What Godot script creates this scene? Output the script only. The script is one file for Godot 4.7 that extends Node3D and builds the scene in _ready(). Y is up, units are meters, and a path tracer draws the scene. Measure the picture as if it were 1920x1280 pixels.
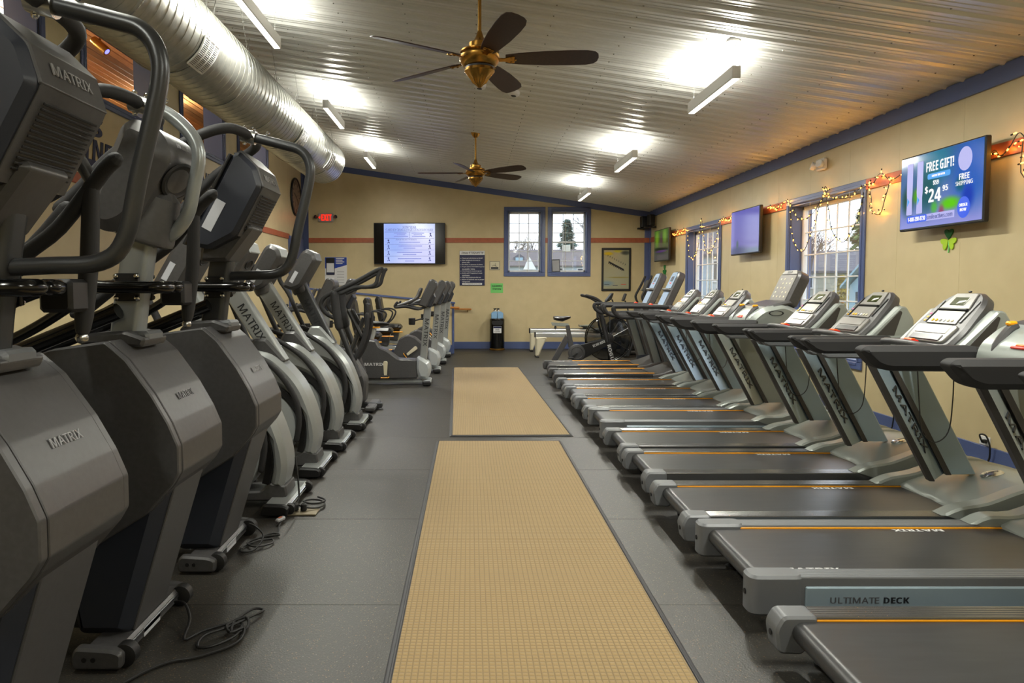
extends Node3D

func _ready() -> void:
	rng.seed = 11
	# camera: eye height 1.5 m, looking down 2.98 degrees, lens shifted as the photograph's verticals ask
	var cam := Camera3D.new()
	cam.name = "camera"
	add_child(cam)
	cam.near = 0.05
	cam.far = 400.0
	var fpx := 1300.0
	cam.set_frustum(0.05 * 1280.0 / fpx, Vector2((960.0 - 881.0) / fpx, (604.6 - 640.0) / fpx) * 0.05, 0.05, 400.0)
	cam.position = Vector3(0, 1.5, 0)
	cam.rotation.x = -atan(1300.0 / 25000.0)
	cam.current = true
	# sky: bright overcast afternoon
	var we := WorldEnvironment.new()
	we.name = "world"
	var env := Environment.new()
	var sky := Sky.new()
	var sm := ProceduralSkyMaterial.new()
	sm.sky_top_color = Color(0.84, 0.89, 0.95)
	sm.sky_horizon_color = Color(0.90, 0.935, 0.97)
	sm.sky_curve = 0.2
	sm.ground_bottom_color = Color(0.35, 0.36, 0.34)
	sm.ground_horizon_color = Color(0.6, 0.62, 0.6)
	sky.sky_material = sm
	env.background_mode = Environment.BG_SKY
	env.sky = sky
	env.background_energy_multiplier = SKY
	env.tonemap_mode = Environment.TONE_MAPPER_LINEAR
	env.tonemap_exposure = EXPO
	env.sdfgi_enabled = true
	env.ssao_enabled = true
	env.ssil_enabled = true
	we.environment = env
	add_child(we)
	sans = SystemFont.new()
	sans.font_names = PackedStringArray(["Droid Sans"])
	bold = SystemFont.new()
	bold.font_names = PackedStringArray(["Droid Sans"])
	bold.font_weight = 700
	serif = SystemFont.new()
	serif.font_names = PackedStringArray(["Droid Serif"])
	make_materials()
	room_shell()
	windows()
	side_room()
	ceiling_fixtures()
	duct()
	wall_objects()
	left_machines()
	far_machines()
	treadmills()
	string_lights()
	floor_items()
	outside()

const SKY := 3.4
const EXPO := 1.0
const LAMP := 7.6     # watt-like energy of one pendant's downlight
# ---------------------------------------------------------------- mesh builder
class MB:
	var v := PackedVector3Array()
	var t := Transform3D.IDENTITY
	func tri(a: Vector3, b: Vector3, c: Vector3) -> void:
		v.append(t * a); v.append(t * b); v.append(t * c)
	func quad(a: Vector3, b: Vector3, c: Vector3, d: Vector3) -> void:
		tri(a, b, c); tri(a, c, d)
	func loft(rings: Array, cap0 := true, cap1 := true, closed := true) -> MB:
		var n: int = rings[0].size()
		for k in rings.size() - 1:
			var r0: PackedVector3Array = rings[k]
			var r1: PackedVector3Array = rings[k + 1]
			for i in (n if closed else n - 1):
				var j := (i + 1) % n
				quad(r0[i], r0[j], r1[j], r1[i])
		if cap0: fan(rings[0], true)
		if cap1: fan(rings[-1], false)
		return self
	func fan(r: PackedVector3Array, flip: bool) -> void:
		var c := Vector3.ZERO
		for p in r: c += p
		c /= r.size()
		for i in r.size():
			var j := (i + 1) % r.size()
			if flip: tri(c, r[j], r[i])
			else: tri(c, r[i], r[j])
	# chamfered box
	func box(c: Vector3, s: Vector3, b := 0.0) -> MB:
		var h := s * 0.5
		if b <= 0.0:
			var q := []
			for k in 8: q.append(c + Vector3(h.x if k & 1 else -h.x, h.y if k & 2 else -h.y, h.z if k & 4 else -h.z))
			for f in [[0, 2, 3, 1], [4, 5, 7, 6], [0, 4, 6, 2], [1, 3, 7, 5], [0, 1, 5, 4], [2, 6, 7, 3]]:
				quad(q[f[0]], q[f[1]], q[f[2]], q[f[3]])
			return self
		b = minf(b, minf(h.x, minf(h.y, h.z)) * 0.98)
		var rings := []
		for e in [[-h.z, b], [-h.z + b, 0.0], [h.z - b, 0.0], [h.z, b]]:
			var x: float = h.x - e[1]
			var y: float = h.y - e[1]
			var k := b if e[1] == 0.0 else b * 0.5
			rings.append(PackedVector3Array([c + Vector3(-x + k, -y, e[0]), c + Vector3(x - k, -y, e[0]), c + Vector3(x, -y + k, e[0]), c + Vector3(x, y - k, e[0]), c + Vector3(x - k, y, e[0]), c + Vector3(-x + k, y, e[0]), c + Vector3(-x, y - k, e[0]), c + Vector3(-x, -y + k, e[0])]))
		return loft(rings)
	static func area(p: PackedVector2Array) -> float:
		var a := 0.0
		for i in p.size():
			var q := p[(i + 1) % p.size()]
			a += p[i].x * q.y - q.x * p[i].y
		return a * 0.5
	static func inset(p: PackedVector2Array, d: float) -> PackedVector2Array:
		var o := PackedVector2Array()
		var n := p.size()
		for i in n:
			var a := (p[i] - p[(i + n - 1) % n]).normalized()
			var b := (p[(i + 1) % n] - p[i]).normalized()
			var na := Vector2(-a.y, a.x)
			var nb := Vector2(-b.y, b.x)
			var m := (na + nb)
			if m.length() < 0.2: m = na
			m = m.normalized()
			o.append(p[i] + m * (d / maxf(m.dot(na), 0.5)))
		return o
	# polygon in x,y pushed from z0 to z1 with chamfered rims
	func ext(poly: Array, z0: float, z1: float, bev := 0.0) -> MB:
		var p := PackedVector2Array(poly)
		if area(p) < 0.0: p.reverse()
		var q := inset(p, bev) if bev > 0.0 else p
		var f := func(pp: PackedVector2Array, z: float) -> PackedVector3Array:
			var o := PackedVector3Array()
			for w in pp: o.append(Vector3(w.x, w.y, z))
			return o
		if bev > 0.0: loft([f.call(q, z0), f.call(p, z0 + bev), f.call(p, z1 - bev), f.call(q, z1)], false, false)
		else: loft([f.call(p, z0), f.call(p, z1)], false, false)
		var ids := Geometry2D.triangulate_polygon(p)
		if ids.is_empty(): printerr("no triangles ", p)
		for k in range(0, ids.size(), 3):
			var flip := (p[ids[k + 1]] - p[ids[k]]).cross(p[ids[k + 2]] - p[ids[k]]) < 0.0
			var a := q[ids[k]]
			var b := q[ids[k + 2 if flip else k + 1]]
			var c := q[ids[k + 1 if flip else k + 2]]
			tri(Vector3(a.x, a.y, z1), Vector3(b.x, b.y, z1), Vector3(c.x, c.y, z1))
			tri(Vector3(a.x, a.y, z0), Vector3(c.x, c.y, z0), Vector3(b.x, b.y, z0))
		return self
	func tube(pts: Array, r, seg := 10, sub := 0, round_end := false) -> MB:
		var p := PackedVector3Array(pts)
		var rad := PackedFloat32Array()
		for i in p.size(): rad.append(r[i] if r is Array else r)
		if sub > 0:
			var p2 := PackedVector3Array()
			var r2 := PackedFloat32Array()
			for i in p.size() - 1:
				for k in sub:
					var u := float(k) / sub
					p2.append(p[i].cubic_interpolate(p[i + 1], p[maxi(i - 1, 0)], p[mini(i + 2, p.size() - 1)], u))
					r2.append(lerpf(rad[i], rad[i + 1], u))
			p2.append(p[-1]); r2.append(rad[-1])
			p = p2; rad = r2
		if round_end:
			var a := (p[0] - p[1]).normalized()
			var z := (p[-1] - p[-2]).normalized()
			var r0 := rad[0]
			var r1 := rad[-1]
			p.insert(0, p[0] + a * r0 * 0.7); rad.insert(0, r0 * 0.7)
			p.insert(0, p[0] + a * r0 * 0.28); rad.insert(0, r0 * 0.3)
			p.append(p[-1] + z * r1 * 0.7); rad.append(r1 * 0.7)
			p.append(p[-1] + z * r1 * 0.28); rad.append(r1 * 0.3)
		var tan := (p[1] - p[0]).normalized()
		var nrm := tan.cross(Vector3.UP if absf(tan.y) < 0.9 else Vector3.RIGHT).normalized()
		var rings := []
		for i in p.size():
			var t2 := (p[mini(i + 1, p.size() - 1)] - p[maxi(i - 1, 0)]).normalized()
			nrm = (nrm - t2 * nrm.dot(t2)).normalized()
			var b := t2.cross(nrm)
			var ring := PackedVector3Array()
			for k in seg:
				var a := TAU * k / seg
				ring.append(p[i] + (nrm * cos(a) + b * sin(a)) * rad[i])
			rings.append(ring)
		return loft(rings)
	func lathe(prof: Array, seg := 24, cap := true) -> MB:
		var rings := []
		for q in prof:
			var ring := PackedVector3Array()
			for k in seg:
				var a := TAU * k / seg
				ring.append(Vector3(q.x * cos(a), q.y, -q.x * sin(a)))
			rings.append(ring)
		return loft(rings, cap, cap)
	func ball(c: Vector3, r: Vector3, seg := 12, rows := 8) -> MB:
		var pr := []
		for i in rows + 1:
			var a := -PI / 2 + PI * i / rows
			pr.append([maxf(cos(a), 0.02), sin(a)])
		var rings := []
		for q in pr:
			var ring := PackedVector3Array()
			for k in seg:
				var a := TAU * k / seg
				ring.append(c + Vector3(q[0] * cos(a) * r.x, q[1] * r.y, -q[0] * sin(a) * r.z))
			rings.append(ring)
		return loft(rings)
	func mesh(angle := 38.0) -> ArrayMesh:
		var n := v.size()
		var fn := PackedVector3Array()
		var un := PackedVector3Array()
		fn.resize(n / 3); un.resize(n / 3)
		var ids := PackedInt32Array()
		ids.resize(n)
		var at := {}
		var faces := []
		for i in n:
			var key := Vector3i((v[i] * 20000.0).round())
			var g: int = at.get(key, -1)
			if g < 0:
				g = faces.size()
				at[key] = g
				faces.append(PackedInt32Array())
			ids[i] = g
			faces[g].append(i / 3)
		for f in n / 3:
			fn[f] = (v[f * 3 + 1] - v[f * 3]).cross(v[f * 3 + 2] - v[f * 3])
			un[f] = fn[f].normalized()
		var lim := cos(deg_to_rad(angle))
		var pos := PackedVector3Array()
		var nor := PackedVector3Array()
		for f in n / 3:
			if fn[f].length_squared() < 1e-18: continue
			for k in [0, 2, 1]:
				var s := Vector3.ZERO
				var u := un[f]
				for o in faces[ids[f * 3 + k]]:
					if un[o].dot(u) > lim: s += fn[o]
				pos.append(v[f * 3 + k])
				nor.append(s.normalized() if s.length_squared() > 1e-20 else u)
		var arr := []
		arr.resize(Mesh.ARRAY_MAX)
		arr[Mesh.ARRAY_VERTEX] = pos
		arr[Mesh.ARRAY_NORMAL] = nor
		var m := ArrayMesh.new()
		m.add_surface_from_arrays(Mesh.PRIMITIVE_TRIANGLES, arr)
		return m

# ---------------------------------------------------------------- helpers
var M := {}
var names := {}
var rng := RandomNumberGenerator.new()
var sans: SystemFont
var bold: SystemFont
var serif: SystemFont
var text_cache := {}

func V(x: float, y: float, d: float) -> Vector3:   # d: metres in front of the camera
	return Vector3(x, y, -d)

func v2(a: Array) -> Array:
	var o := []
	for i in range(0, a.size(), 2): o.append(Vector2(a[i], a[i + 1]))
	return o

func v3(a: Array) -> Array:
	var o := []
	for i in range(0, a.size(), 3): o.append(Vector3(a[i], a[i + 1], a[i + 2]))
	return o

func curve2(a: Array, sub: int) -> Array:   # open smooth polyline through the points
	var p := v2(a)
	var o := []
	for i in p.size() - 1:
		for k in sub:
			o.append(p[i].cubic_interpolate(p[i + 1], p[maxi(i - 1, 0)], p[mini(i + 2, p.size() - 1)], float(k) / sub))
	o.append(p[-1])
	return o

func rounded(a: Array, r: float, n := 4) -> Array:   # polygon with rounded corners
	var p := v2(a)
	var o := []
	for i in p.size():
		var q: Vector2 = p[i]
		var a0: Vector2 = p[(i + p.size() - 1) % p.size()]
		var a1: Vector2 = p[(i + 1) % p.size()]
		var rr := minf(r, minf((a0 - q).length(), (a1 - q).length()) * 0.45)
		var s := q + (a0 - q).normalized() * rr
		var e := q + (a1 - q).normalized() * rr
		for k in n + 1:
			var u := float(k) / n
			o.append(s.lerp(q, u).lerp(q.lerp(e, u), u))
	return o

func circle(cx: float, cy: float, r: float, n := 20, ry := -1.0) -> Array:
	var o := []
	for k in n: o.append(Vector2(cx + r * cos(TAU * k / n), cy + (r if ry < 0 else ry) * sin(TAU * k / n)))
	return o

func rect(w: float, h: float) -> Array:
	return [-w / 2, -h / 2, w / 2, -h / 2, w / 2, h / 2, -w / 2, h / 2]

func mat(c: Color, rough := 0.5, metal := 0.0) -> StandardMaterial3D:
	var m := StandardMaterial3D.new()
	m.albedo_color = c
	m.roughness = rough
	m.metallic = metal
	return m

func glow(c: Color, e: float) -> StandardMaterial3D:
	var m := mat(Color(0.05, 0.05, 0.05), 0.4)
	m.emission_enabled = true
	m.emission = c
	m.emission_energy_multiplier = e
	return m

func numbered(n: String) -> String:
	var k: int = names.get(n, -1) + 1
	names[n] = k
	return n if k == 0 else "%s_%03d" % [n, k]

func tag(o: Node3D, label: String, category := "", group := "") -> void:
	if label: o.set_meta("label", label)
	if category: o.set_meta("category", category)
	if group: o.set_meta("group", group)

func thing(called: String, label: String, category: String, at := Vector3.ZERO, group := "") -> Node3D:
	var o := Node3D.new()
	o.name = numbered(called)
	add_child(o)
	o.position = at
	tag(o, label, category, group)
	return o

func struct(called: String, label := "") -> Node3D:
	var o := Node3D.new()
	o.name = numbered(called)
	add_child(o)
	o.set_meta("kind", "structure")
	if label: o.set_meta("label", label)
	return o

func part(called: String, what, m: Material, parent: Node3D, at := Vector3.ZERO, b := Basis.IDENTITY) -> MeshInstance3D:
	var o := MeshInstance3D.new()
	o.name = called if parent != self else numbered(called)
	o.mesh = what.mesh() if what is MB else what
	o.material_override = m
	o.transform = Transform3D(b, at)
	parent.add_child(o, true)
	return o

func dup(src: Node3D, label: String, at: Vector3, group := "") -> Node3D:
	var o: Node3D = src.duplicate()
	var base := String(src.name)
	var cut := base.rfind("_")
	if cut > 0 and base.substr(cut + 1).is_valid_int(): base = base.substr(0, cut)
	o.name = numbered(base)
	add_child(o)
	o.position = at
	o.set_meta("label", label)
	if group: o.set_meta("group", group)
	return o

func mb() -> MB:
	return MB.new()

# lettering of a given width and height, flat on the plane of basis b, facing b.z
func text(s: String, w: float, h: float, m: Material, parent: Node3D, at: Vector3, b := Basis.IDENTITY, font: Font = null, depth := 0.002, called := "lettering") -> MeshInstance3D:
	var f: Font = font if font else sans
	var key := [s, f]
	var t: TextMesh = text_cache.get(key)
	if t == null:
		t = TextMesh.new()
		t.text = s
		t.font = f
		t.font_size = 24
		t.pixel_size = 0.01
		t.depth = 0.02
		t.curve_step = 3.0
		text_cache[key] = t
	var a := t.get_aabb()
	var sx := w / maxf(a.size.x, 0.001)
	var sy := h / maxf(a.size.y, 0.001)
	var bb := Basis(b.x * sx, b.y * sy, b.z * (depth / 0.02))
	var c := a.get_center()
	return part(called, t, m, parent, at - bb * Vector3(c.x, c.y, -0.01), bb)

func quad_tex(w: float, h: float, m: Material, parent: Node3D, called: String, at: Vector3, b := Basis.IDENTITY) -> MeshInstance3D:
	var q := QuadMesh.new()
	q.size = Vector2(w, h)
	return part(called, q, m, parent, at, b)

const FACE_LEFT := Basis(Vector3(0, 0, 1), Vector3(0, 1, 0), Vector3(-1, 0, 0))     # a picture on the right wall, looking to -x
const FACE_RIGHT := Basis(Vector3(0, 0, -1), Vector3(0, 1, 0), Vector3(1, 0, 0))    # a picture on the left wall
const FACE_UP := Basis(Vector3(1, 0, 0), Vector3(0, 0, -1), Vector3(0, 1, 0))
const XR := 4.32      # right wall
const XL := -4.0      # left wall
const DB := 16.7      # back wall
const DF := -3.2      # wall behind the camera

func ceil_y(x: float) -> float:
	return 3.30 + 0.146 * (XR - x)

# ---------------------------------------------------------------- materials
func noise_tex(freq: float, lo: Color, hi: Color, size := 256, sd := 1, kind := FastNoiseLite.TYPE_SIMPLEX, oct := 3) -> NoiseTexture2D:
	var n := FastNoiseLite.new()
	n.seed = sd
	n.frequency = freq
	n.noise_type = kind
	n.fractal_octaves = oct
	var t := NoiseTexture2D.new()
	t.width = size; t.height = size
	t.seamless = true
	t.noise = n
	var g := Gradient.new()
	g.set_color(0, lo); g.set_color(1, hi)
	t.color_ramp = g
	return t

func triplanar(m: StandardMaterial3D, s: Vector3, world := true) -> StandardMaterial3D:
	m.uv1_triplanar = true
	m.uv1_world_triplanar = world
	m.uv1_scale = s
	return m

func img_tex(im: Image) -> ImageTexture:
	return ImageTexture.create_from_image(im)

func make_materials() -> void:
	M.wall = triplanar(mat(Color(1, 1, 1), 0.42), Vector3(0.5, 0.5, 0.5))
	M.wall.albedo_texture = noise_tex(0.02, Color(0.755, 0.69, 0.53), Color(0.785, 0.72, 0.56))
	M.blue = mat(Color(0.30, 0.355, 0.52), 0.35)
	M.blue_dark = mat(Color(0.25, 0.295, 0.44), 0.4)
	M.orange_rail = triplanar(mat(Color(1, 1, 1), 0.45), Vector3(1, 1, 1))
	M.orange_rail.albedo_texture = noise_tex(0.03, Color(0.60, 0.31, 0.19), Color(0.67, 0.36, 0.22))
	# rubber floor with tan flecks
	var im := Image.create(1024, 1024, false, Image.FORMAT_RGB8)
	im.fill(Color(0.175, 0.168, 0.152))
	var r := RandomNumberGenerator.new()
	r.seed = 5
	for k in 60000:
		var g := 0.155 + r.randf() * 0.10
		im.set_pixel(r.randi() % 1024, r.randi() % 1024, Color(g, g * 0.96, g * 0.88))
	for k in 8500:
		var u := r.randf()
		var c := Color(0.50, 0.41, 0.29) if u < 0.55 else (Color(0.44, 0.42, 0.39) if u < 0.85 else Color(0.55, 0.38, 0.22))
		c = Color(0.175, 0.168, 0.152).lerp(c, 0.6 + 0.4 * r.randf())
		var x := r.randi() % 1022
		var y := r.randi() % 1022
		var w := 1 + r.randi() % 3
		var h := 1 + r.randi() % 3
		im.fill_rect(Rect2i(x, y, w, h), c)
	M.rubber = triplanar(mat(Color(1, 1, 1), 0.46), Vector3(0.62, 0.62, 0.62))
	M.rubber.albedo_texture = img_tex(im)
	M.rubber.heightmap_enabled = true
	M.rubber.heightmap_texture = noise_tex(0.35, Color(0, 0, 0), Color(1, 1, 1), 512, 9)
	M.rubber.heightmap_scale = 0.12
	# waffle weave of the carpet
	var wi := Image.create(256, 256, false, Image.FORMAT_RGB8)
	var hi := Image.create(256, 256, false, Image.FORMAT_RGB8)
	for y in 256:
		for x in 256:
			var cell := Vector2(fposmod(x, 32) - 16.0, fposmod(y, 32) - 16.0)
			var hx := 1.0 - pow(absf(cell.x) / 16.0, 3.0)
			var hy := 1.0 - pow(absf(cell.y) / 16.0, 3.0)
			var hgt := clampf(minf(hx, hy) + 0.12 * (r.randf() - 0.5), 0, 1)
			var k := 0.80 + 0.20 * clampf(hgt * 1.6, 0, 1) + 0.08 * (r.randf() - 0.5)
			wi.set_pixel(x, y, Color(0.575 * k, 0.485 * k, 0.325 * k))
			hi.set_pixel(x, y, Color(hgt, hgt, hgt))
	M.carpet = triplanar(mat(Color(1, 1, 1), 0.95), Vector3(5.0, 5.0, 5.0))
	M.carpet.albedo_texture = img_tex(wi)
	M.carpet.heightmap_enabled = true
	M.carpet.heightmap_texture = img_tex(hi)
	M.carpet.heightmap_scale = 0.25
	M.carpet.rim_enabled = true
	M.carpet.rim = 0.3
	M.mat_edge = mat(Color(0.22, 0.22, 0.23), 0.55)
	M.ceiling = mat(Color(0.81, 0.81, 0.79), 0.33, 0.25)
	M.white_paint = mat(Color(0.86, 0.86, 0.85), 0.4)
	M.pvc = mat(Color(0.88, 0.89, 0.89), 0.35)
	M.glass = mat(Color(1, 1, 1, 0.04), 0.02)
	M.glass.transparency = BaseMaterial3D.TRANSPARENCY_ALPHA
	M.smoke_glass = mat(Color(0.05, 0.06, 0.07, 0.5), 0.08)
	M.smoke_glass.transparency = BaseMaterial3D.TRANSPARENCY_ALPHA
	M.galv = triplanar(mat(Color(1, 1, 1), 0.36, 0.9), Vector3(1.3, 1.3, 1.3))
	M.galv.albedo_texture = noise_tex(0.05, Color(0.64, 0.65, 0.63), Color(0.79, 0.79, 0.76), 256, 3, FastNoiseLite.TYPE_CELLULAR)
	M.steel = mat(Color(0.72, 0.72, 0.71), 0.25, 0.95)
	M.chrome = mat(Color(0.85, 0.85, 0.85), 0.12, 1.0)
	M.brass = mat(Color(0.66, 0.49, 0.22), 0.27, 0.92)
	M.brass_dull = mat(Color(0.50, 0.46, 0.38), 0.5, 0.5)
	M.wood_dark = triplanar(mat(Color(1, 1, 1), 0.42), Vector3(3, 3, 12))
	M.wood_dark.albedo_texture = noise_tex(0.03, Color(0.17, 0.10, 0.075), Color(0.26, 0.165, 0.125))
	M.planks = []
	for k in 4:
		var p := triplanar(mat(Color(1, 1, 1), 0.5), Vector3(6, 6, 0.6))
		var f: float = [1.0, 0.82, 0.66, 0.9][k]
		p.albedo_texture = noise_tex(0.04, Color(0.66 * f, 0.47 * f, 0.29 * f), Color(0.80 * f, 0.60 * f, 0.39 * f), 128, 20 + k)
		M.planks.append(p)
	M.oak = triplanar(mat(Color(1, 1, 1), 0.4), Vector3(1, 14, 14))
	M.oak.albedo_texture = noise_tex(0.04, Color(0.66, 0.42, 0.18), Color(0.78, 0.52, 0.25), 128, 8)
	# machine finishes
	M.charcoal = triplanar(mat(Color(1, 1, 1), 0.40, 0.15), Vector3(3, 3, 3), false)
	M.charcoal.albedo_texture = noise_tex(0.08, Color(0.27, 0.268, 0.27), Color(0.30, 0.298, 0.30), 128, 4)
	M.charcoal.heightmap_enabled = true
	M.charcoal.heightmap_texture = noise_tex(0.4, Color(0, 0, 0), Color(1, 1, 1), 256, 10)
	M.charcoal.heightmap_scale = 0.02
	M.navy_plastic = mat(Color(0.145, 0.16, 0.195), 0.42)
	M.dark_tube = mat(Color(0.26, 0.265, 0.27), 0.33, 0.55)
	M.silver_tube = mat(Color(0.58, 0.60, 0.60), 0.30, 0.45)
	M.gloss_black = mat(Color(0.035, 0.035, 0.035), 0.16)
	M.black = mat(Color(0.06, 0.06, 0.065), 0.5)
	M.foam = mat(Color(0.135, 0.135, 0.14), 0.72)
	M.slot = mat(Color(0.045, 0.045, 0.05), 0.6)
	M.silver = mat(Color(0.60, 0.615, 0.61), 0.33, 0.35)
	M.silver_light = mat(Color(0.68, 0.70, 0.70), 0.33, 0.15)
	M.grey_green = mat(Color(0.58, 0.605, 0.585), 0.34, 0.2)
	M.mast = mat(Color(0.57, 0.64, 0.68), 0.30, 0.25)
	M.mast_edge = mat(Color(0.22, 0.21, 0.20), 0.45)
	M.rail_metal = mat(Color(0.50, 0.50, 0.50), 0.24, 0.85)
	M.cap_grey = mat(Color(0.40, 0.41, 0.42), 0.42, 0.1)
	M.belt = triplanar(mat(Color(1, 1, 1), 0.36), Vector3(0.4, 3, 3), false)
	M.belt.albedo_texture = noise_tex(0.05, Color(0.19, 0.193, 0.197), Color(0.22, 0.223, 0.227), 128, 6)
	M.orange = mat(Color(0.95, 0.64, 0.08), 0.35)
	M.panel = mat(Color(0.52, 0.51, 0.49), 0.30, 0.2)
	M.panel_dark = mat(Color(0.12, 0.12, 0.125), 0.3)
	M.lcd = mat(Color(0.22, 0.25, 0.10), 0.15)
	M.red = mat(Color(0.82, 0.13, 0.06), 0.4)
	M.orange_key = mat(Color(0.95, 0.40, 0.05), 0.4)
	M.yellow = mat(Color(0.93, 0.72, 0.05), 0.4)
	M.pink = mat(Color(0.85, 0.45, 0.65), 0.4)
	M.white = mat(Color(0.86, 0.86, 0.86), 0.5)
	M.light_grey = mat(Color(0.60, 0.60, 0.61), 0.5)
	M.label_print = mat(Color(0.72, 0.73, 0.75), 0.5)
	M.letter_white = mat(Color(0.80, 0.80, 0.80), 0.5)
	M.letter_grey = mat(Color(0.36, 0.36, 0.37), 0.35, 0.3)
	M.letter_dark = mat(Color(0.10, 0.11, 0.13), 0.45)
	M.letter_black = mat(Color(0.03, 0.03, 0.035), 0.5)
	M.navy_print = mat(Color(0.07, 0.10, 0.26), 0.45)
	M.rubber_black = mat(Color(0.055, 0.055, 0.058), 0.6)
	M.vinyl = mat(Color(0.07, 0.07, 0.072), 0.35)
	M.brown_seat = mat(Color(0.12, 0.085, 0.07), 0.35)
	M.cream = mat(Color(0.80, 0.77, 0.66), 0.45)
	M.aluminium = mat(Color(0.74, 0.75, 0.74), 0.28, 0.8)
	M.green_paper = mat(Color(0.45, 0.78, 0.42), 0.7)
	M.green_dark = mat(Color(0.05, 0.45, 0.16), 0.6)
	M.green_lime = mat(Color(0.62, 0.76, 0.10), 0.6)
	M.wipes_blue = mat(Color(0.50, 0.66, 0.80), 0.4)
	M.bulb = glow(Color(1.0, 0.74, 0.34), 5.0)
	M.wire_green = mat(Color(0.05, 0.075, 0.05), 0.5)
	M.led = glow(Color(1.0, 0.97, 0.90), 6.0)
	M.led_blue = glow(Color(0.35, 0.35, 1.0), 5.0)
	M.exit = glow(Color(1.0, 0.14, 0.05), 1.6)

# ---------------------------------------------------------------- room
func cells(m: MB, a0: float, a1: float, y0: float, y1: float, holes: Array, put: Callable) -> void:
	var ax := [a0, a1]
	var ys := [y0, y1]
	for h in holes:
		ax.append(h[0]); ax.append(h[1]); ys.append(h[2]); ys.append(h[3])
	ax.sort(); ys.sort()
	for i in ax.size() - 1:
		for j in ys.size() - 1:
			if ax[i + 1] - ax[i] < 1e-4 or ys[j + 1] - ys[j] < 1e-4: continue
			var ca: float = (ax[i] + ax[i + 1]) / 2
			var cy: float = (ys[j] + ys[j + 1]) / 2
			var inside := false
			for h in holes:
				if ca > h[0] and ca < h[1] and cy > h[2] and cy < h[3]: inside = true
			if not inside: put.call(ca, cy, ax[i + 1] - ax[i], ys[j + 1] - ys[j])

const RIGHT_WIN := [[7.68, 9.40, 0.66, 2.58], [12.03, 13.79, 0.66, 2.58]]
const BACK_WIN := [[0.906, 1.717, 1.833, 3.308], [1.952, 2.807, 1.833, 3.308]]
const LEFT_WIN := [[4.87, 6.55, 3.53, 4.40], [7.33, 9.03, 3.53, 4.40], [9.76, 11.36, 3.53, 4.40], [12.12, 13.77, 3.53, 4.40]]

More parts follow.
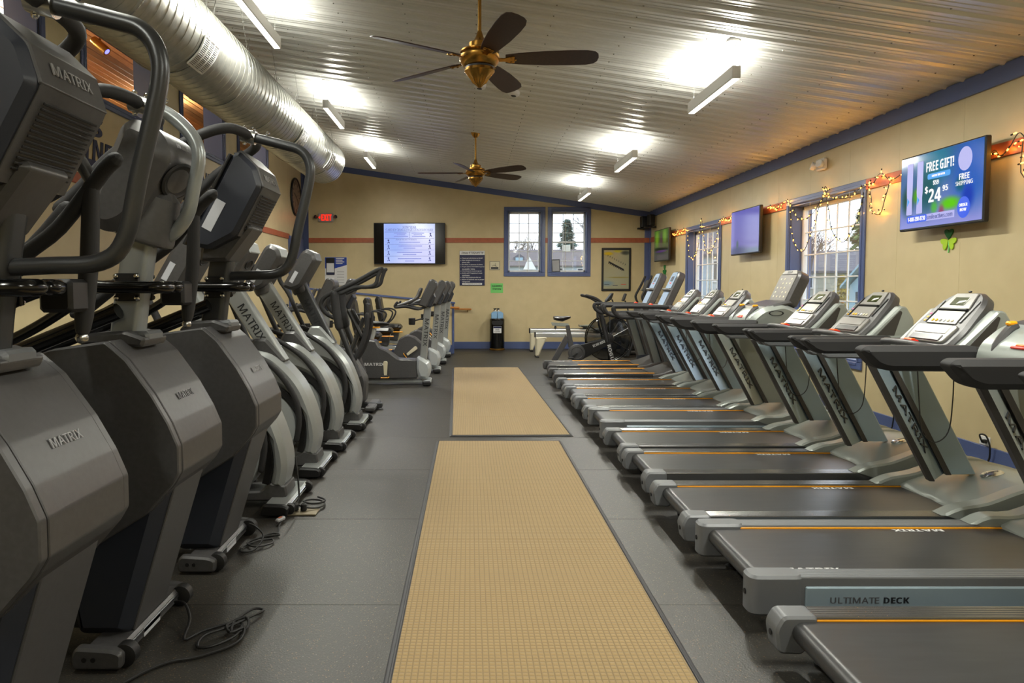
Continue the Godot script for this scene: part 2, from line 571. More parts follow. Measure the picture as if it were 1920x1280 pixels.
func room_shell() -> void:
	# floor: rubber sheets laid across the room on a slab
	var f := struct("floor")
	part("slab", mb().box(Vector3(0, -0.16, -(DB + DF) / 2), Vector3(9.6, 0.3, DB - DF + 1.2)), M.black, f)
	var sheet := mb().box(Vector3.ZERO, Vector3(8.5, 0.02, 1.206), 0.0012).mesh()
	var d := 3.2 - 1.209 * 5 + 0.6045
	while d < DB + 0.6:
		part("rubber_sheet", sheet, M.rubber, f, V(0.16, -0.01, d))
		d += 1.209
	# walls
	var m := mb()
	cells(m, DF, DB + 0.3, -0.3, 5.2, RIGHT_WIN, func(a, y, w, h): m.box(V(XR + 0.14, y, a), Vector3(0.28, h, w)))
	var w := struct("wall_right")
	part("wall_surface", m, M.wall, w)
	for k in 15:
		part("panel_joint", mb().box(V(XR, 1.6, 4.32 + k * 0.91), Vector3(0.003, 3.2, 0.007), 0.001), M.wall, w)
	m = mb()
	cells(m, DF, DB + 0.3, -0.3, 5.2, LEFT_WIN, func(a, y, ww, h): m.box(V(XL - 0.15, y, a), Vector3(0.3, h, ww)))
	w = struct("wall_left")
	part("wall_surface", m, M.wall, w)
	m = mb()
	cells(m, XL - 0.3, XR + 0.28, -0.3, 5.2, BACK_WIN, func(a, y, ww, h): m.box(V(a, y, DB + 0.14), Vector3(ww, h, 0.28)))
	w = struct("wall_back")
	part("wall_surface", m, M.wall, w)
	for k in 8:
		part("panel_joint", mb().box(V(-3.2 + k * 0.915, 1.7, DB), Vector3(0.007, 3.4, 0.003), 0.001), M.wall, w)
	w = struct("wall_front")
	part("wall_surface", mb().box(V(0.16, 2.4, DF - 0.15), Vector3(9.0, 5.6, 0.3)), M.wall, w)
	# ceiling: ribbed steel sheets running down the slope, over a deck
	var c := struct("ceiling")
	m = mb()
	m.t = Transform3D(Basis(Vector3(0, 0, 1), atan(-0.146)), Vector3(XR, ceil_y(XR), 0))
	m.box(V(-4.2, 0.14, (DB + DF) / 2), Vector3(9.6, 0.2, DB - DF + 1.0))
	part("roof_deck", m, M.white_paint, c)
	var prof := []
	var pitch := 0.2285
	for k in 4:
		var o := k * pitch
		for q in [[0.0, -0.002], [0.052, -0.002], [0.058, -0.007], [0.070, -0.007], [0.076, -0.002], [0.112, -0.002], [0.118, -0.007], [0.130, -0.007], [0.136, -0.002], [0.170, -0.002], [0.187, -0.024], [0.208, -0.024], [0.2245, -0.002]]:
			prof.append(Vector2(o + q[0], q[1]))
	prof.append(Vector2(4 * pitch, -0.002))
	m = mb()
	for k in prof.size() - 1:
		var a: Vector2 = prof[k]
		var b: Vector2 = prof[k + 1]
		m.quad(Vector3(0.1, a.y, -a.x), Vector3(0.1, b.y, -b.x), Vector3(-8.55, b.y, -b.x), Vector3(-8.55, a.y, -a.x))
	var sheet_mesh := m.mesh(20)
	var sb := Basis(Vector3(0, 0, 1), atan(-0.146))
	d = DF
	while d < DB:
		part("ceiling_sheet", sheet_mesh, M.ceiling, c, Vector3(XR, ceil_y(XR), -d), sb)
		d += 4 * pitch
	var mm := MultiMesh.new()
	mm.transform_format = MultiMesh.TRANSFORM_3D
	mm.mesh = mb().ball(Vector3.ZERO, Vector3(0.008, 0.006, 0.008), 6, 4).mesh()
	var at := []
	for i in 13:
		for j in 84:
			var x := XR - 0.3 - i * 0.66
			at.append(Transform3D(Basis.IDENTITY, V(x, ceil_y(x) - 0.004, DF + 0.15 + j * pitch)))
	mm.instance_count = at.size()
	for k in at.size(): mm.set_instance_transform(k, at[k])
	var scr := MultiMeshInstance3D.new()
	scr.name = "screw_head"
	scr.multimesh = mm
	scr.material_override = M.steel
	scr.set_meta("kind", "stuff")
	c.add_child(scr)
	# trims
	var t := struct("trim_1", "blue board under the ceiling along the window wall")
	part("board", mb().box(V(XR - 0.012, 3.215, (DB + DF) / 2), Vector3(0.024, 0.155, DB - DF), 0.004), M.blue, t)
	t = struct("trim_2", "blue sloping board under the ceiling along the back wall")
	m = mb()
	m.t = Transform3D(sb, V(XR, ceil_y(XR), DB - 0.012))
	m.box(Vector3(-4.2, -0.085, 0), Vector3(8.6, 0.14, 0.024), 0.004)
	part("board", m, M.blue, t)
	t = struct("trim_3", "blue corner post")
	part("post", mb().box(V(XR - 0.07, 1.58, DB - 0.012), Vector3(0.13, 3.16, 0.024), 0.004), M.blue, t)
	part("post", mb().box(V(XR - 0.012, 1.58, DB - 0.055), Vector3(0.024, 3.16, 0.10), 0.004), M.blue, t)
	t = struct("trim_4", "blue post in the left corner")
	part("post", mb().box(V(XL + 0.07, 2.2, DB - 0.012), Vector3(0.14, 4.4, 0.024), 0.004), M.blue_dark, t)
	part("post", mb().box(V(XL + 0.012, 2.2, DB - 0.08), Vector3(0.024, 4.4, 0.16), 0.004), M.blue_dark, t)
	# terracotta rails
	t = struct("trim_5", "terracotta rail along the back wall")
	for s in [[XL + 0.14, 0.816], [1.807, 1.862], [2.897, XR - 0.14]]:
		part("rail", mb().box(V((s[0] + s[1]) / 2, 2.605, DB - 0.010), Vector3(s[1] - s[0], 0.115, 0.02), 0.003), M.orange_rail, t)
	part("rail", mb().box(V(XR - 0.07, 2.605, DB - 0.03), Vector3(0.14, 0.115, 0.016), 0.003), M.orange_rail, t)
	t = struct("trim_6", "terracotta rail along the window wall")
	for s in [[DF, 7.60], [9.48, 11.95], [13.87, DB - 0.02]]:
		part("rail", mb().box(V(XR - 0.010, 2.605, (s[0] + s[1]) / 2), Vector3(0.02, 0.115, s[1] - s[0]), 0.003), M.orange_rail, t)
	t = struct("trim_7", "terracotta rail along the left wall")
	part("rail", mb().box(V(XL + 0.010, 2.605, (DF + 15.4) / 2), Vector3(0.02, 0.115, 15.4 - DF), 0.003), M.orange_rail, t)
	# baseboards
	t = struct("baseboard_right")
	part("board", mb().box(V(XR - 0.01, 0.085, (DB + DF) / 2), Vector3(0.02, 0.17, DB - DF), 0.003), M.blue, t)
	t = struct("baseboard_left")
	part("board", mb().box(V(XL + 0.01, 0.085, (DB + DF) / 2), Vector3(0.02, 0.17, DB - DF), 0.003), M.blue, t)
	t = struct("baseboard_back")
	part("board", mb().box(V(0.16, 0.085, DB - 0.01), Vector3(8.3, 0.17, 0.02), 0.003), M.blue, t)
	# door in the left wall by the back corner
	var dr := struct("door_1", "blue framed doorway in the left wall by the back corner")
	part("door_leaf", mb().box(V(XL + 0.02, 1.05, 15.9), Vector3(0.03, 2.1, 0.95), 0.006), M.blue_dark, dr)
	part("door_frame", mb().ext(v2([15.33, 0, 15.42, 0, 15.42, 2.13, 16.42, 2.13, 16.42, 0, 16.54, 0, 16.54, 2.62, 15.33, 2.62]), 0, 0.05, 0.004), M.blue, dr, Vector3(XL, 0, 0), Basis(Vector3(0, 0, -1), Vector3(0, 1, 0), Vector3(1, 0, 0)))
	part("door_handle", mb().tube(v3([XL + 0.03, 1.0, -15.52, XL + 0.09, 1.0, -15.52, XL + 0.09, 1.0, -15.65]), 0.011, 8), M.steel, dr)
	# knee wall of the ramp in front of the back wall
	var kw := struct("wall_ramp", "low tan ramp wall with a blue cap and blue end post")
	part("wall_surface", mb().ext(v2([-0.40, 0, -0.40, 1.12, -4.0, 1.47, -4.0, 0]), 0, 0.13), M.wall, kw, V(0, 0, 15.55))
	part("cap", mb().ext(v2([-0.33, 1.115, -0.33, 1.155, -4.0, 1.511, -4.0, 1.47]), -0.03, 0.16, 0.004), M.blue, kw, V(0, 0, 15.55))
	part("end_post", mb().box(V(-0.375, 0.56, 15.485), Vector3(0.05, 1.11, 0.15), 0.004), M.blue, kw)
	part("baseboard", mb().box(V(-2.2, 0.1, 15.41), Vector3(3.6, 0.2, 0.02), 0.003), M.blue, kw)

func window_unit(called: String, label: String, at: Vector3, b: Basis, w: float, h: float, deep: float, cols: int, rows: int, trim: float, sash: float, cm: Material) -> Node3D:
	# local frame: x along the wall, y up from the sill, z into the room; origin mid-sill on the wall face
	var o := struct(called, label)
	o.transform = Transform3D(b, at)
	var casing := []
	for q in [[-w / 2 - trim / 2, h / 2, trim, h], [w / 2 + trim / 2, h / 2, trim, h], [0, -trim / 2, w + 2 * trim, trim], [0, h + trim / 2, w + 2 * trim, trim]]:
		var c := mb()
		c.box(Vector3(q[0], q[1], 0.012), Vector3(q[2], q[3], 0.024), 0.006)
		var thin: float = minf(q[2], q[3])
		if q[2] < q[3]: c.box(Vector3(q[0] - signf(q[0]) * thin * 0.22, q[1], 0.027), Vector3(thin * 0.4, q[3], 0.010), 0.004)
		else: c.box(Vector3(q[0], q[1] + (thin * 0.22 if q[1] < 0 else -thin * 0.22), 0.027), Vector3(w, thin * 0.4, 0.010), 0.004)
		part("casing", c, cm, o)
	for q in [[-w / 2 + 0.008, h / 2, 0.016, h], [w / 2 - 0.008, h / 2, 0.016, h], [0, 0.008, w, 0.016], [0, h - 0.008, w, 0.016]]:
		part("jamb", mb().box(Vector3(q[0], q[1], -deep / 2), Vector3(q[2], q[3], deep + 0.002)), cm, o)
	if cols == 0: return o
	var z := -deep + 0.10
	var iw := w - 0.032
	var ih := h - 0.032
	for q in [[-iw / 2 + sash / 2, h / 2, sash, ih], [iw / 2 - sash / 2, h / 2, sash, ih], [0, 0.016 + sash / 2, iw, sash], [0, h - 0.016 - sash / 2, iw, sash]]:
		part("sash", mb().box(Vector3(q[0], q[1], z), Vector3(q[2], q[3], 0.06), 0.006), M.pvc, o)
	var gw := (iw - 2 * sash) / cols
	var gh := (ih - 2 * sash) / rows
	var pane := mb().box(Vector3.ZERO, Vector3(gw, gh, 0.004)).mesh()
	var x0 := -iw / 2 + sash
	var y0 := 0.016 + sash
	var vm := mb().box(Vector3.ZERO, Vector3(0.017, ih - 2 * sash, 0.02), 0.004).mesh()
	for i in cols - 1: part("muntin", vm, M.pvc, o, Vector3(x0 + gw * (i + 1), h / 2, z))
	for j in rows - 1:
		var big := (j + 1) * 2 == rows and cols == 3
		part("meeting_rail" if big else "muntin", mb().box(Vector3.ZERO, Vector3(iw - 2 * sash, 0.04 if big else 0.017, 0.045 if big else 0.02), 0.004), M.pvc, o, Vector3(0, y0 + gh * (j + 1), z))
	for i in cols:
		for j in rows: part("pane", pane, M.glass, o, Vector3(x0 + gw * (i + 0.5), y0 + gh * (j + 0.5), z - 0.004))
	return o

func windows() -> void:
	var n := 1
	for q in RIGHT_WIN:
		window_unit("window_%d" % n, "", V(XR, q[2], (q[0] + q[1]) / 2), FACE_LEFT, q[1] - q[0], q[3] - q[2], 0.28, 6, 6, 0.085, 0.05, M.blue)
		n += 1
	for q in BACK_WIN:
		window_unit("window_%d" % n, "", V((q[0] + q[1]) / 2, q[2], DB), Basis.IDENTITY, q[1] - q[0], q[3] - q[2], 0.28, 3, 6, 0.09, 0.045, M.blue)
		n += 1
	for q in LEFT_WIN:
		window_unit("window_%d" % n, "", V(XL, q[2], (q[0] + q[1]) / 2), FACE_RIGHT, q[1] - q[0], q[3] - q[2], 0.30, 0, 0, 0.085, 0.05, M.blue_dark)
		n += 1

func side_room() -> void:
	# the upper room behind the left wall, seen through its inside windows
	var w := struct("wall_side_room")
	part("wall_surface", mb().box(V(-9.1, 4.4, 7.5), Vector3(0.2, 4.0, 22)), M.wall, w)
	part("end_wall", mb().box(V(-6.7, 4.4, -3.6), Vector3(5.0, 4.0, 0.2)), M.wall, w)
	part("end_wall", mb().box(V(-6.7, 4.4, 18.6), Vector3(5.0, 4.0, 0.2)), M.wall, w)
	var fl := struct("floor_side_room")
	part("slab", mb().box(V(-6.7, 2.35, 7.5), Vector3(5.0, 0.1, 22.4)), M.oak, fl)
	var c := struct("ceiling_side_room", "stained board ceiling of the upper room")
	part("deck", mb().box(V(-6.7, 5.30, 7.5), Vector3(5.4, 0.1, 22.6)), M.wood_dark, c)
	var b := mb().box(Vector3.ZERO, Vector3(0.132, 0.03, 22.0), 0.006).mesh()
	for k in 34:
		part("plank", b, M.planks[(k * 7 + k / 3) % 4], c, V(-4.37 - k * 0.138, 4.98 - 0.004 * (k % 2), 7.5))
	for q in [[-5.1, 9.75, 0]]:
		if q[2] == 0:
			var s := thing("spotlight", "copper spotlight with a blue lamp under the board ceiling, seen through an inside window", "spotlight", V(q[0], 4.97, q[1]))
			part("stem", mb().tube(v3([0, 0, 0, 0, -0.10, 0]), 0.015, 8), M.brass, s)
			var hb := Basis(Vector3(0, 0, 1), 0.85)
			part("can", mb().lathe([Vector2(0.02, 0.17), Vector2(0.055, 0.15), Vector2(0.062, 0.10), Vector2(0.062, -0.10), Vector2(0.056, -0.10)]), M.brass, s, Vector3(0.02, -0.17, 0), hb)
			part("lamp", mb().lathe([Vector2(0.054, 0.0), Vector2(0.05, -0.012), Vector2(0.02, -0.02)]), M.led_blue, s, Vector3(0.02, -0.17, 0) + hb * Vector3(0, -0.085, 0), hb)
			var l := SpotLight3D.new()
			l.name = "spot_glow"
			l.light_color = Color(0.45, 0.45, 1.0)
			l.light_energy = 3.0
			l.spot_angle = 50
			l.spot_range = 30
			l.spot_attenuation = 2
			l.shadow_enabled = true
			l.light_size = 0.04
			l.transform = Transform3D(Basis(Vector3(0, 0, 1), 0.85) * Basis(Vector3(1, 0, 0), -PI / 2), Vector3(0.02, -0.17, 0) + hb * Vector3(0, -0.12, 0))
			s.add_child(l)
	for q in [[-5.6, 13.0], [-6.2, 5.0], [-6.2, 9.5]]:
		var s := thing("ceiling_lamp", "round lit lamp on the upper room's board ceiling, " + ("behind the third inside window" if q[1] > 12 else ("nearest the viewer" if q[1] < 6 else "middle one")), "ceiling lamp", V(q[0], 4.93, q[1]), "lamps on the board ceiling")
		part("rim", mb().lathe([Vector2(0.10, 0.03), Vector2(0.12, 0.0), Vector2(0.115, -0.02), Vector2(0.10, -0.02)]), M.white_paint, s)
		part("lens", mb().lathe([Vector2(0.098, -0.012), Vector2(0.06, -0.03), Vector2(0.01, -0.034)]), M.led, s)
		var l := OmniLight3D.new()
		l.name = "lamp_glow"
		l.light_color = Color(1.0, 0.95, 0.86)
		l.light_energy = 2.6
		l.omni_range = 30
		l.omni_attenuation = 2
		l.light_size = 0.08
		l.shadow_enabled = true
		l.position = Vector3(0, -0.15, 0)
		s.add_child(l)

func pendant_light(x: float, d0: float, bottom: float, label: String) -> void:
	var d1 := d0 + 1.2
	var s := thing("pendant_light", label, "light fixture", V(x, bottom, (d0 + d1) / 2), "linear pendant lights in two rows")
	part("housing", mb().ext(v2([-0.036, 0.006, -0.036, 0.105, 0.036, 0.105, 0.036, 0.006, 0.030, 0.0, -0.030, 0.0]), -0.6, 0.6, 0.002), M.white_paint, s)
	part("diffuser", mb().box(Vector3(0, -0.002, 0), Vector3(0.056, 0.006, 1.185), 0.002), M.led, s)
	part("uplight_lens", mb().box(Vector3(0, 0.107, 0), Vector3(0.05, 0.005, 1.17), 0.002), M.led, s)
	var top := ceil_y(x) - bottom - 0.01
	for z in [-0.52, 0.52]:
		part("suspension_wire", mb().tube([Vector3(0, 0.14, z), Vector3(0, top, z)], 0.0022, 5), M.steel, s)
		part("wire_grip", mb().lathe([Vector2(0.004, 0.10), Vector2(0.008, 0.11), Vector2(0.008, 0.14), Vector2(0.004, 0.16)], 8), M.steel, s, Vector3(0, 0, z))
	part("power_cord", mb().tube(v3([0.03, 0.105, 0.56, 0.02, 0.13, 0.55, -0.03, 0.16, 0.53, -0.02, 0.20, 0.53, 0.01, top * 0.85, 0.54, 0.01, top, 0.55]), 0.0045, 6, 4), M.white, s)
	part("canopy", mb().lathe([Vector2(0.055, -0.018), Vector2(0.06, -0.008), Vector2(0.06, 0.0)], 20), M.white_paint, s, Vector3(0.0, top, 0.52), Basis(Vector3(0, 0, 1), atan(-0.146)))
	for k in 2:
		var l := AreaLight3D.new()
		l.name = "downlight" if k == 0 else "uplight"
		l.light_color = Color(1.0, 0.995, 0.95)
		l.light_energy = LAMP if k == 0 else LAMP * UPSHARE
		l.area_size = Vector2(0.055, 1.18)
		l.area_range = 40.0
		l.area_attenuation = 2.0
		l.shadow_enabled = true
		l.rotation.x = -PI / 2 if k == 0 else PI / 2
		l.position = Vector3(0, -0.008 if k == 0 else 0.113, 0)
		s.add_child(l)

const UPSHARE := 0.42

func fan(label: String, at: Vector3, rod: float, deg: float) -> void:
	# at: the middle of the motor
	var f := thing("ceiling_fan", label, "ceiling fan", at)
	part("downrod", mb().tube(v3([0, 0.10, 0, 0, rod, 0]), 0.014, 12), M.brass, f)
	part("canopy", mb().lathe([Vector2(0.02, -0.07), Vector2(0.035, -0.065), Vector2(0.06, -0.03), Vector2(0.075, 0.0), Vector2(0.075, 0.03)]), M.brass, f, Vector3(0, rod - 0.02, 0))
	part("motor", mb().lathe([Vector2(0.09, -0.085), Vector2(0.13, -0.07), Vector2(0.155, -0.035), Vector2(0.158, 0.0), Vector2(0.14, 0.025), Vector2(0.15, 0.03), Vector2(0.15, 0.04), Vector2(0.11, 0.055), Vector2(0.085, 0.065), Vector2(0.085, 0.10), Vector2(0.05, 0.115), Vector2(0.03, 0.15), Vector2(0.018, 0.19)], 32), M.brass, f)
	part("motor_gap", mb().lathe([Vector2(0.10, -0.10), Vector2(0.112, -0.095), Vector2(0.112, -0.08)], 28), M.black, f)
	var flut := mb()
	var rings := []
	for q in [[0.115, -0.095, 0.0], [0.118, -0.115, 0.0], [0.105, -0.13, 0.02], [0.085, -0.15, 0.06], [0.062, -0.175, 0.12], [0.048, -0.20, 0.14], [0.03, -0.215, 0.08], [0.012, -0.235, 0.0]]:
		var ring := PackedVector3Array()
		for k in 40:
			var a := TAU * k / 40
			var r: float = q[0] * (1.0 + q[2] * cos(a * 8))
			ring.append(Vector3(r * cos(a), q[1], r * sin(a)))
		rings.append(ring)
	part("finial_cup", flut.loft(rings), M.brass, f)
	var top := []
	for q in [[0.20, 0.052], [0.30, 0.070], [0.50, 0.088], [0.70, 0.094], [0.82, 0.090], [0.88, 0.074], [0.905, 0.045], [0.912, 0.0]]: top.append(Vector2(q[0], q[1]))
	var outline := top.duplicate()
	for k in range(top.size() - 2, -1, -1): outline.append(Vector2(top[k].x, -top[k].y))
	var blade := mb()
	blade.t = Transform3D(Basis(Vector3(1, 0, 0), -PI / 2), Vector3.ZERO)
	blade.ext(outline, -0.004, 0.004, 0.002)
	var bm := blade.mesh()
	var arm := mb()
	arm.t = Transform3D(Basis(Vector3(1, 0, 0), -PI / 2), Vector3.ZERO)
	arm.ext(v2([0.13, -0.022, 0.19, -0.020, 0.24, -0.040, 0.27, -0.040, 0.27, 0.040, 0.24, 0.040, 0.19, 0.020, 0.13, 0.022]), -0.012, -0.004, 0.002)
	var am := arm.mesh()
	var sc := mb()
	for q in [[0.245, -0.028], [0.245, 0.028], [0.275, 0.0]]: sc.ball(Vector3(q[0], -0.013, q[1]), Vector3(0.011, 0.006, 0.011), 8, 4)
	var scm := sc.mesh()
	for k in 5:
		var b := Basis(Vector3(0, 1, 0), -deg_to_rad(deg + 72 * k)) * Basis(Vector3(1, 0, 0), deg_to_rad(-16))
		var bl := part("blade", bm, M.wood_dark, f, Vector3(0, -0.02, 0), b)
		part("blade_arm", am, M.brass, bl)
		part("screw", scm, M.brass, bl)

func ceiling_fixtures() -> void:
	var k := 0
	for d in [-1.35, 2.25, 5.7, 9.15, 12.6]:
		pendant_light(-1.88, d, 3.82, ["white linear pendant behind the viewer on the duct side", "white linear pendant above the closest climbers", "white linear pendant cut by the top edge, beside the duct", "middle white linear pendant of the duct-side row, left of the near fan", "farthest white linear pendant of the duct-side row, by the end of the duct"][k])
		k += 1
	k = 0
	for d in [-1.35, 2.3, 5.95, 9.55, 13.15]:
		pendant_light(2.25, d, 3.255, ["white linear pendant behind the viewer over the treadmills", "white linear pendant above the closest treadmill, out at the top", "largest white linear pendant over the treadmills, right of the near fan", "middle white linear pendant over the treadmills", "farthest white linear pendant over the treadmills, above the back windows"][k])
		k += 1
	fan("large brass ceiling fan with five dark wood blades, nearest the viewer", V(0.075, 3.27, 5.45), ceil_y(0.075) - 3.27, 3)
	fan("smaller looking far ceiling fan in brass with dark wood blades, hung before the back wall", V(0.09, 3.30, 11.0), ceil_y(0.09) - 3.30, 36)
	k = 0
	for q in [[0.12, 8.36], [0.53, 8.45]]:
		var s := thing("smoke_detector", ["white smoke detector seen just under the near fan's finial", "white smoke detector half hidden by the near fan's lower right blade"][k], "smoke detector", V(q[0], ceil_y(q[0]) - 0.025, q[1]))
		s.basis = Basis(Vector3(0, 0, 1), atan(-0.146))
		part("body", mb().lathe([Vector2(0.05, -0.045), Vector2(0.07, -0.03), Vector2(0.075, 0.0), Vector2(0.075, 0.012)]), M.white_paint, s)
		part("vent", mb().lathe([Vector2(0.028, -0.05), Vector2(0.034, -0.044)], 16), M.slot, s)
		k += 1

func duct() -> void:
	var r := 0.365
	var cx := -2.52
	var cy := 3.64
	var dd := thing("spiral_duct", "large round galvanised spiral air duct running along the ceiling", "air duct", Vector3(cx, cy, 0))
	var seg := 44
	var pitch := 0.118
	var rings := []
	var d := 12.0
	while d > -2.6:
		for q in [[0.0, 0.0035], [0.007, 0.0035], [0.011, 0.0], [0.062, 0.0006], [pitch - 0.004, 0.0]]:
			var ring := PackedVector3Array()
			for k in seg:
				var a := TAU * k / seg
				var z: float = minf(0.0, -12.0 + 0.118) if false else -(d - q[0]) + pitch * (a / TAU) * 0.0
				var lean := 0.03 * cos(a)
				ring.append(Vector3((r + q[1]) * cos(a), (r + q[1]) * sin(a), z + lean))
			rings.append(ring)
		d -= pitch
	part("duct_body", mb().loft(rings), M.galv, dd)
	# end collar
	part("end_cap", mb().lathe([Vector2(0.02, 0.0), Vector2(r - 0.01, 0.0), Vector2(r + 0.008, 0.01), Vector2(r + 0.008, 0.05)], 44), M.galv, dd, Vector3(0, 0, -12.03), Basis(Vector3(1, 0, 0), PI / 2))
	for q in GRILLES:
		var a: float = q[1]
		var g := Basis(Vector3(0, 0, 1), a)   # local x points outwards
		var gr := Node3D.new()
		gr.name = "register"
		dd.add_child(gr, true)
		gr.transform = Transform3D(g, Vector3(0, 0, -q[0]))
		var fr := mb()
		var sl := mb()
		var hw := 0.15
		var span := 0.36
		for e in [-1, 1]:
			var arc := []
			for k in 9:
				var u := -span + 2 * span * k / 8
				arc.append(Vector3((r + 0.012) * cos(u), (r + 0.012) * sin(u), e * hw))
			fr.tube(arc, 0.009, 6)
			fr.tube([Vector3((r + 0.012) * cos(e * span), (r + 0.012) * sin(e * span), -hw), Vector3((r + 0.012) * cos(e * span), (r + 0.012) * sin(e * span), hw)], 0.009, 6)
		for e in [-0.33, 0.33]:
			var arc := []
			for k in 9:
				var u := -span + 2 * span * k / 8
				arc.append(Vector3((r + 0.016) * cos(u), (r + 0.016) * sin(u), e * hw))
			fr.tube(arc, 0.006, 6)
		for k in 18:
			var u := -span + 2 * span * (k + 0.5) / 18
			sl.tube([Vector3((r + 0.013) * cos(u), (r + 0.013) * sin(u), -hw), Vector3((r + 0.013) * cos(u), (r + 0.013) * sin(u), hw)], 0.0052, 5)
		part("register_frame", fr, M.white_paint, gr)
		var sp := part("louvre", sl, M.white_paint, gr)
		sp.set_meta("kind", "stuff")
		var back := mb()
		for k in 8:
			var u := -span + 2 * span * k / 8
			var u2 := -span + 2 * span * (k + 1) / 8
			back.quad(Vector3((r + 0.008) * cos(u), (r + 0.008) * sin(u), hw), Vector3((r + 0.008) * cos(u), (r + 0.008) * sin(u), -hw), Vector3((r + 0.008) * cos(u2), (r + 0.008) * sin(u2), -hw), Vector3((r + 0.008) * cos(u2), (r + 0.008) * sin(u2), hw))
		part("throat", back, M.cap_grey, gr)
	var d2 := -1.5
	while d2 < 12.0:
		var wy := ceil_y(cx) - cy
		var w := mb()
		w.tube([Vector3(r + 0.005, 0.0, -d2), Vector3(0.28, ceil_y(cx + 0.28) - cy, -d2)], 0.003, 5)
		w.tube([Vector3(-r - 0.005, 0.0, -d2), Vector3(-0.28, ceil_y(cx - 0.28) - cy, -d2)], 0.003, 5)
		w.tube([Vector3(0.0, r, -d2), Vector3(0.05, wy, -d2)], 0.005, 6)
		var band := []
		for k in 25: band.append(Vector3((r + 0.009) * cos(-PI * k / 24), (r + 0.009) * sin(-PI * k / 24), -d2))
		w.tube(band, 0.004, 5)
		part("hanger", w, M.steel, dd)
		d2 += 1.05

const GRILLES := [[5.92, -0.62], [9.26, -0.64], [11.05, -0.54]]

# ---------------------------------------------------------------- treadmills
# local frame: x = 0 at the rear end, growing towards the window wall; z towards the viewer
func lean_basis(dx: float, dy: float) -> Basis:   # z out of a sloping console face, y up along it, x to the user's right
	var w := Vector3(dx, dy, 0).normalized()
	var u := Vector3(0, 0, 1)
	return Basis(u, w, u.cross(w))

func motor_cover(o: Node3D, hw: float, m: Material, low: float) -> void:
	# centre shell between two arched wings
	var mid := mb()
	var rings := []
	for q in [[1.555, low + 0.012, 0.98], [1.60, low + 0.035, 0.99], [1.72, 0.285, 1.0], [1.86, 0.345, 1.0], [1.98, 0.375, 1.0], [2.10, 0.370, 0.99], [2.20, 0.32, 0.97], [2.25, 0.22, 0.95], [2.26, 0.06, 0.95]]:
		var ring := PackedVector3Array()
		var w: float = (hw - 0.07) * q[2]
		var crown := 0.018
		for k in 9:
			var u := -1.0 + 2.0 * k / 8
			ring.append(Vector3(q[0] + 0.05 * (1.0 - u * u) * (1.0 if q[0] < 1.7 else 0.0), q[1] + crown * (1.0 - u * u), w * u))
		ring.append(Vector3(q[0], 0.05, w))
		ring.append(Vector3(q[0], 0.05, -w))
		ring.reverse()
		rings.append(ring)
	part("motor_cover", mid.loft(rings), m, o)
	var arch := curve2([1.40, low + 0.012, 1.50, low + 0.055, 1.66, 0.295, 1.86, 0.368, 2.02, 0.388, 2.16, 0.352, 2.26, 0.24, 2.285, 0.07], 3)
	arch.append_array(v2([1.72, 0.05, 1.66, 0.11, 1.52, low - 0.03]))
	for s in [-1, 1]:
		part("cover_wing", mb().ext(arch, s * (hw - 0.045) - 0.05, s * (hw - 0.045) + 0.05, 0.012), m, o)
	var bd := part("badge", mb().lathe([Vector2(0.055, -0.01), Vector2(0.062, 0.0), Vector2(0.052, 0.010), Vector2(0.01, 0.013)], 20), M.chrome, o, Vector3(1.90, 0.376, 0.06), Basis(Vector3(0, 0, 1), 0.2) * Basis.from_scale(Vector3(1.15, 1, 0.62)))
	text("MATRIX", 0.075, 0.022, M.letter_grey, bd, Vector3(0, 0.014, 0.0), FACE_UP, bold, 0.001)

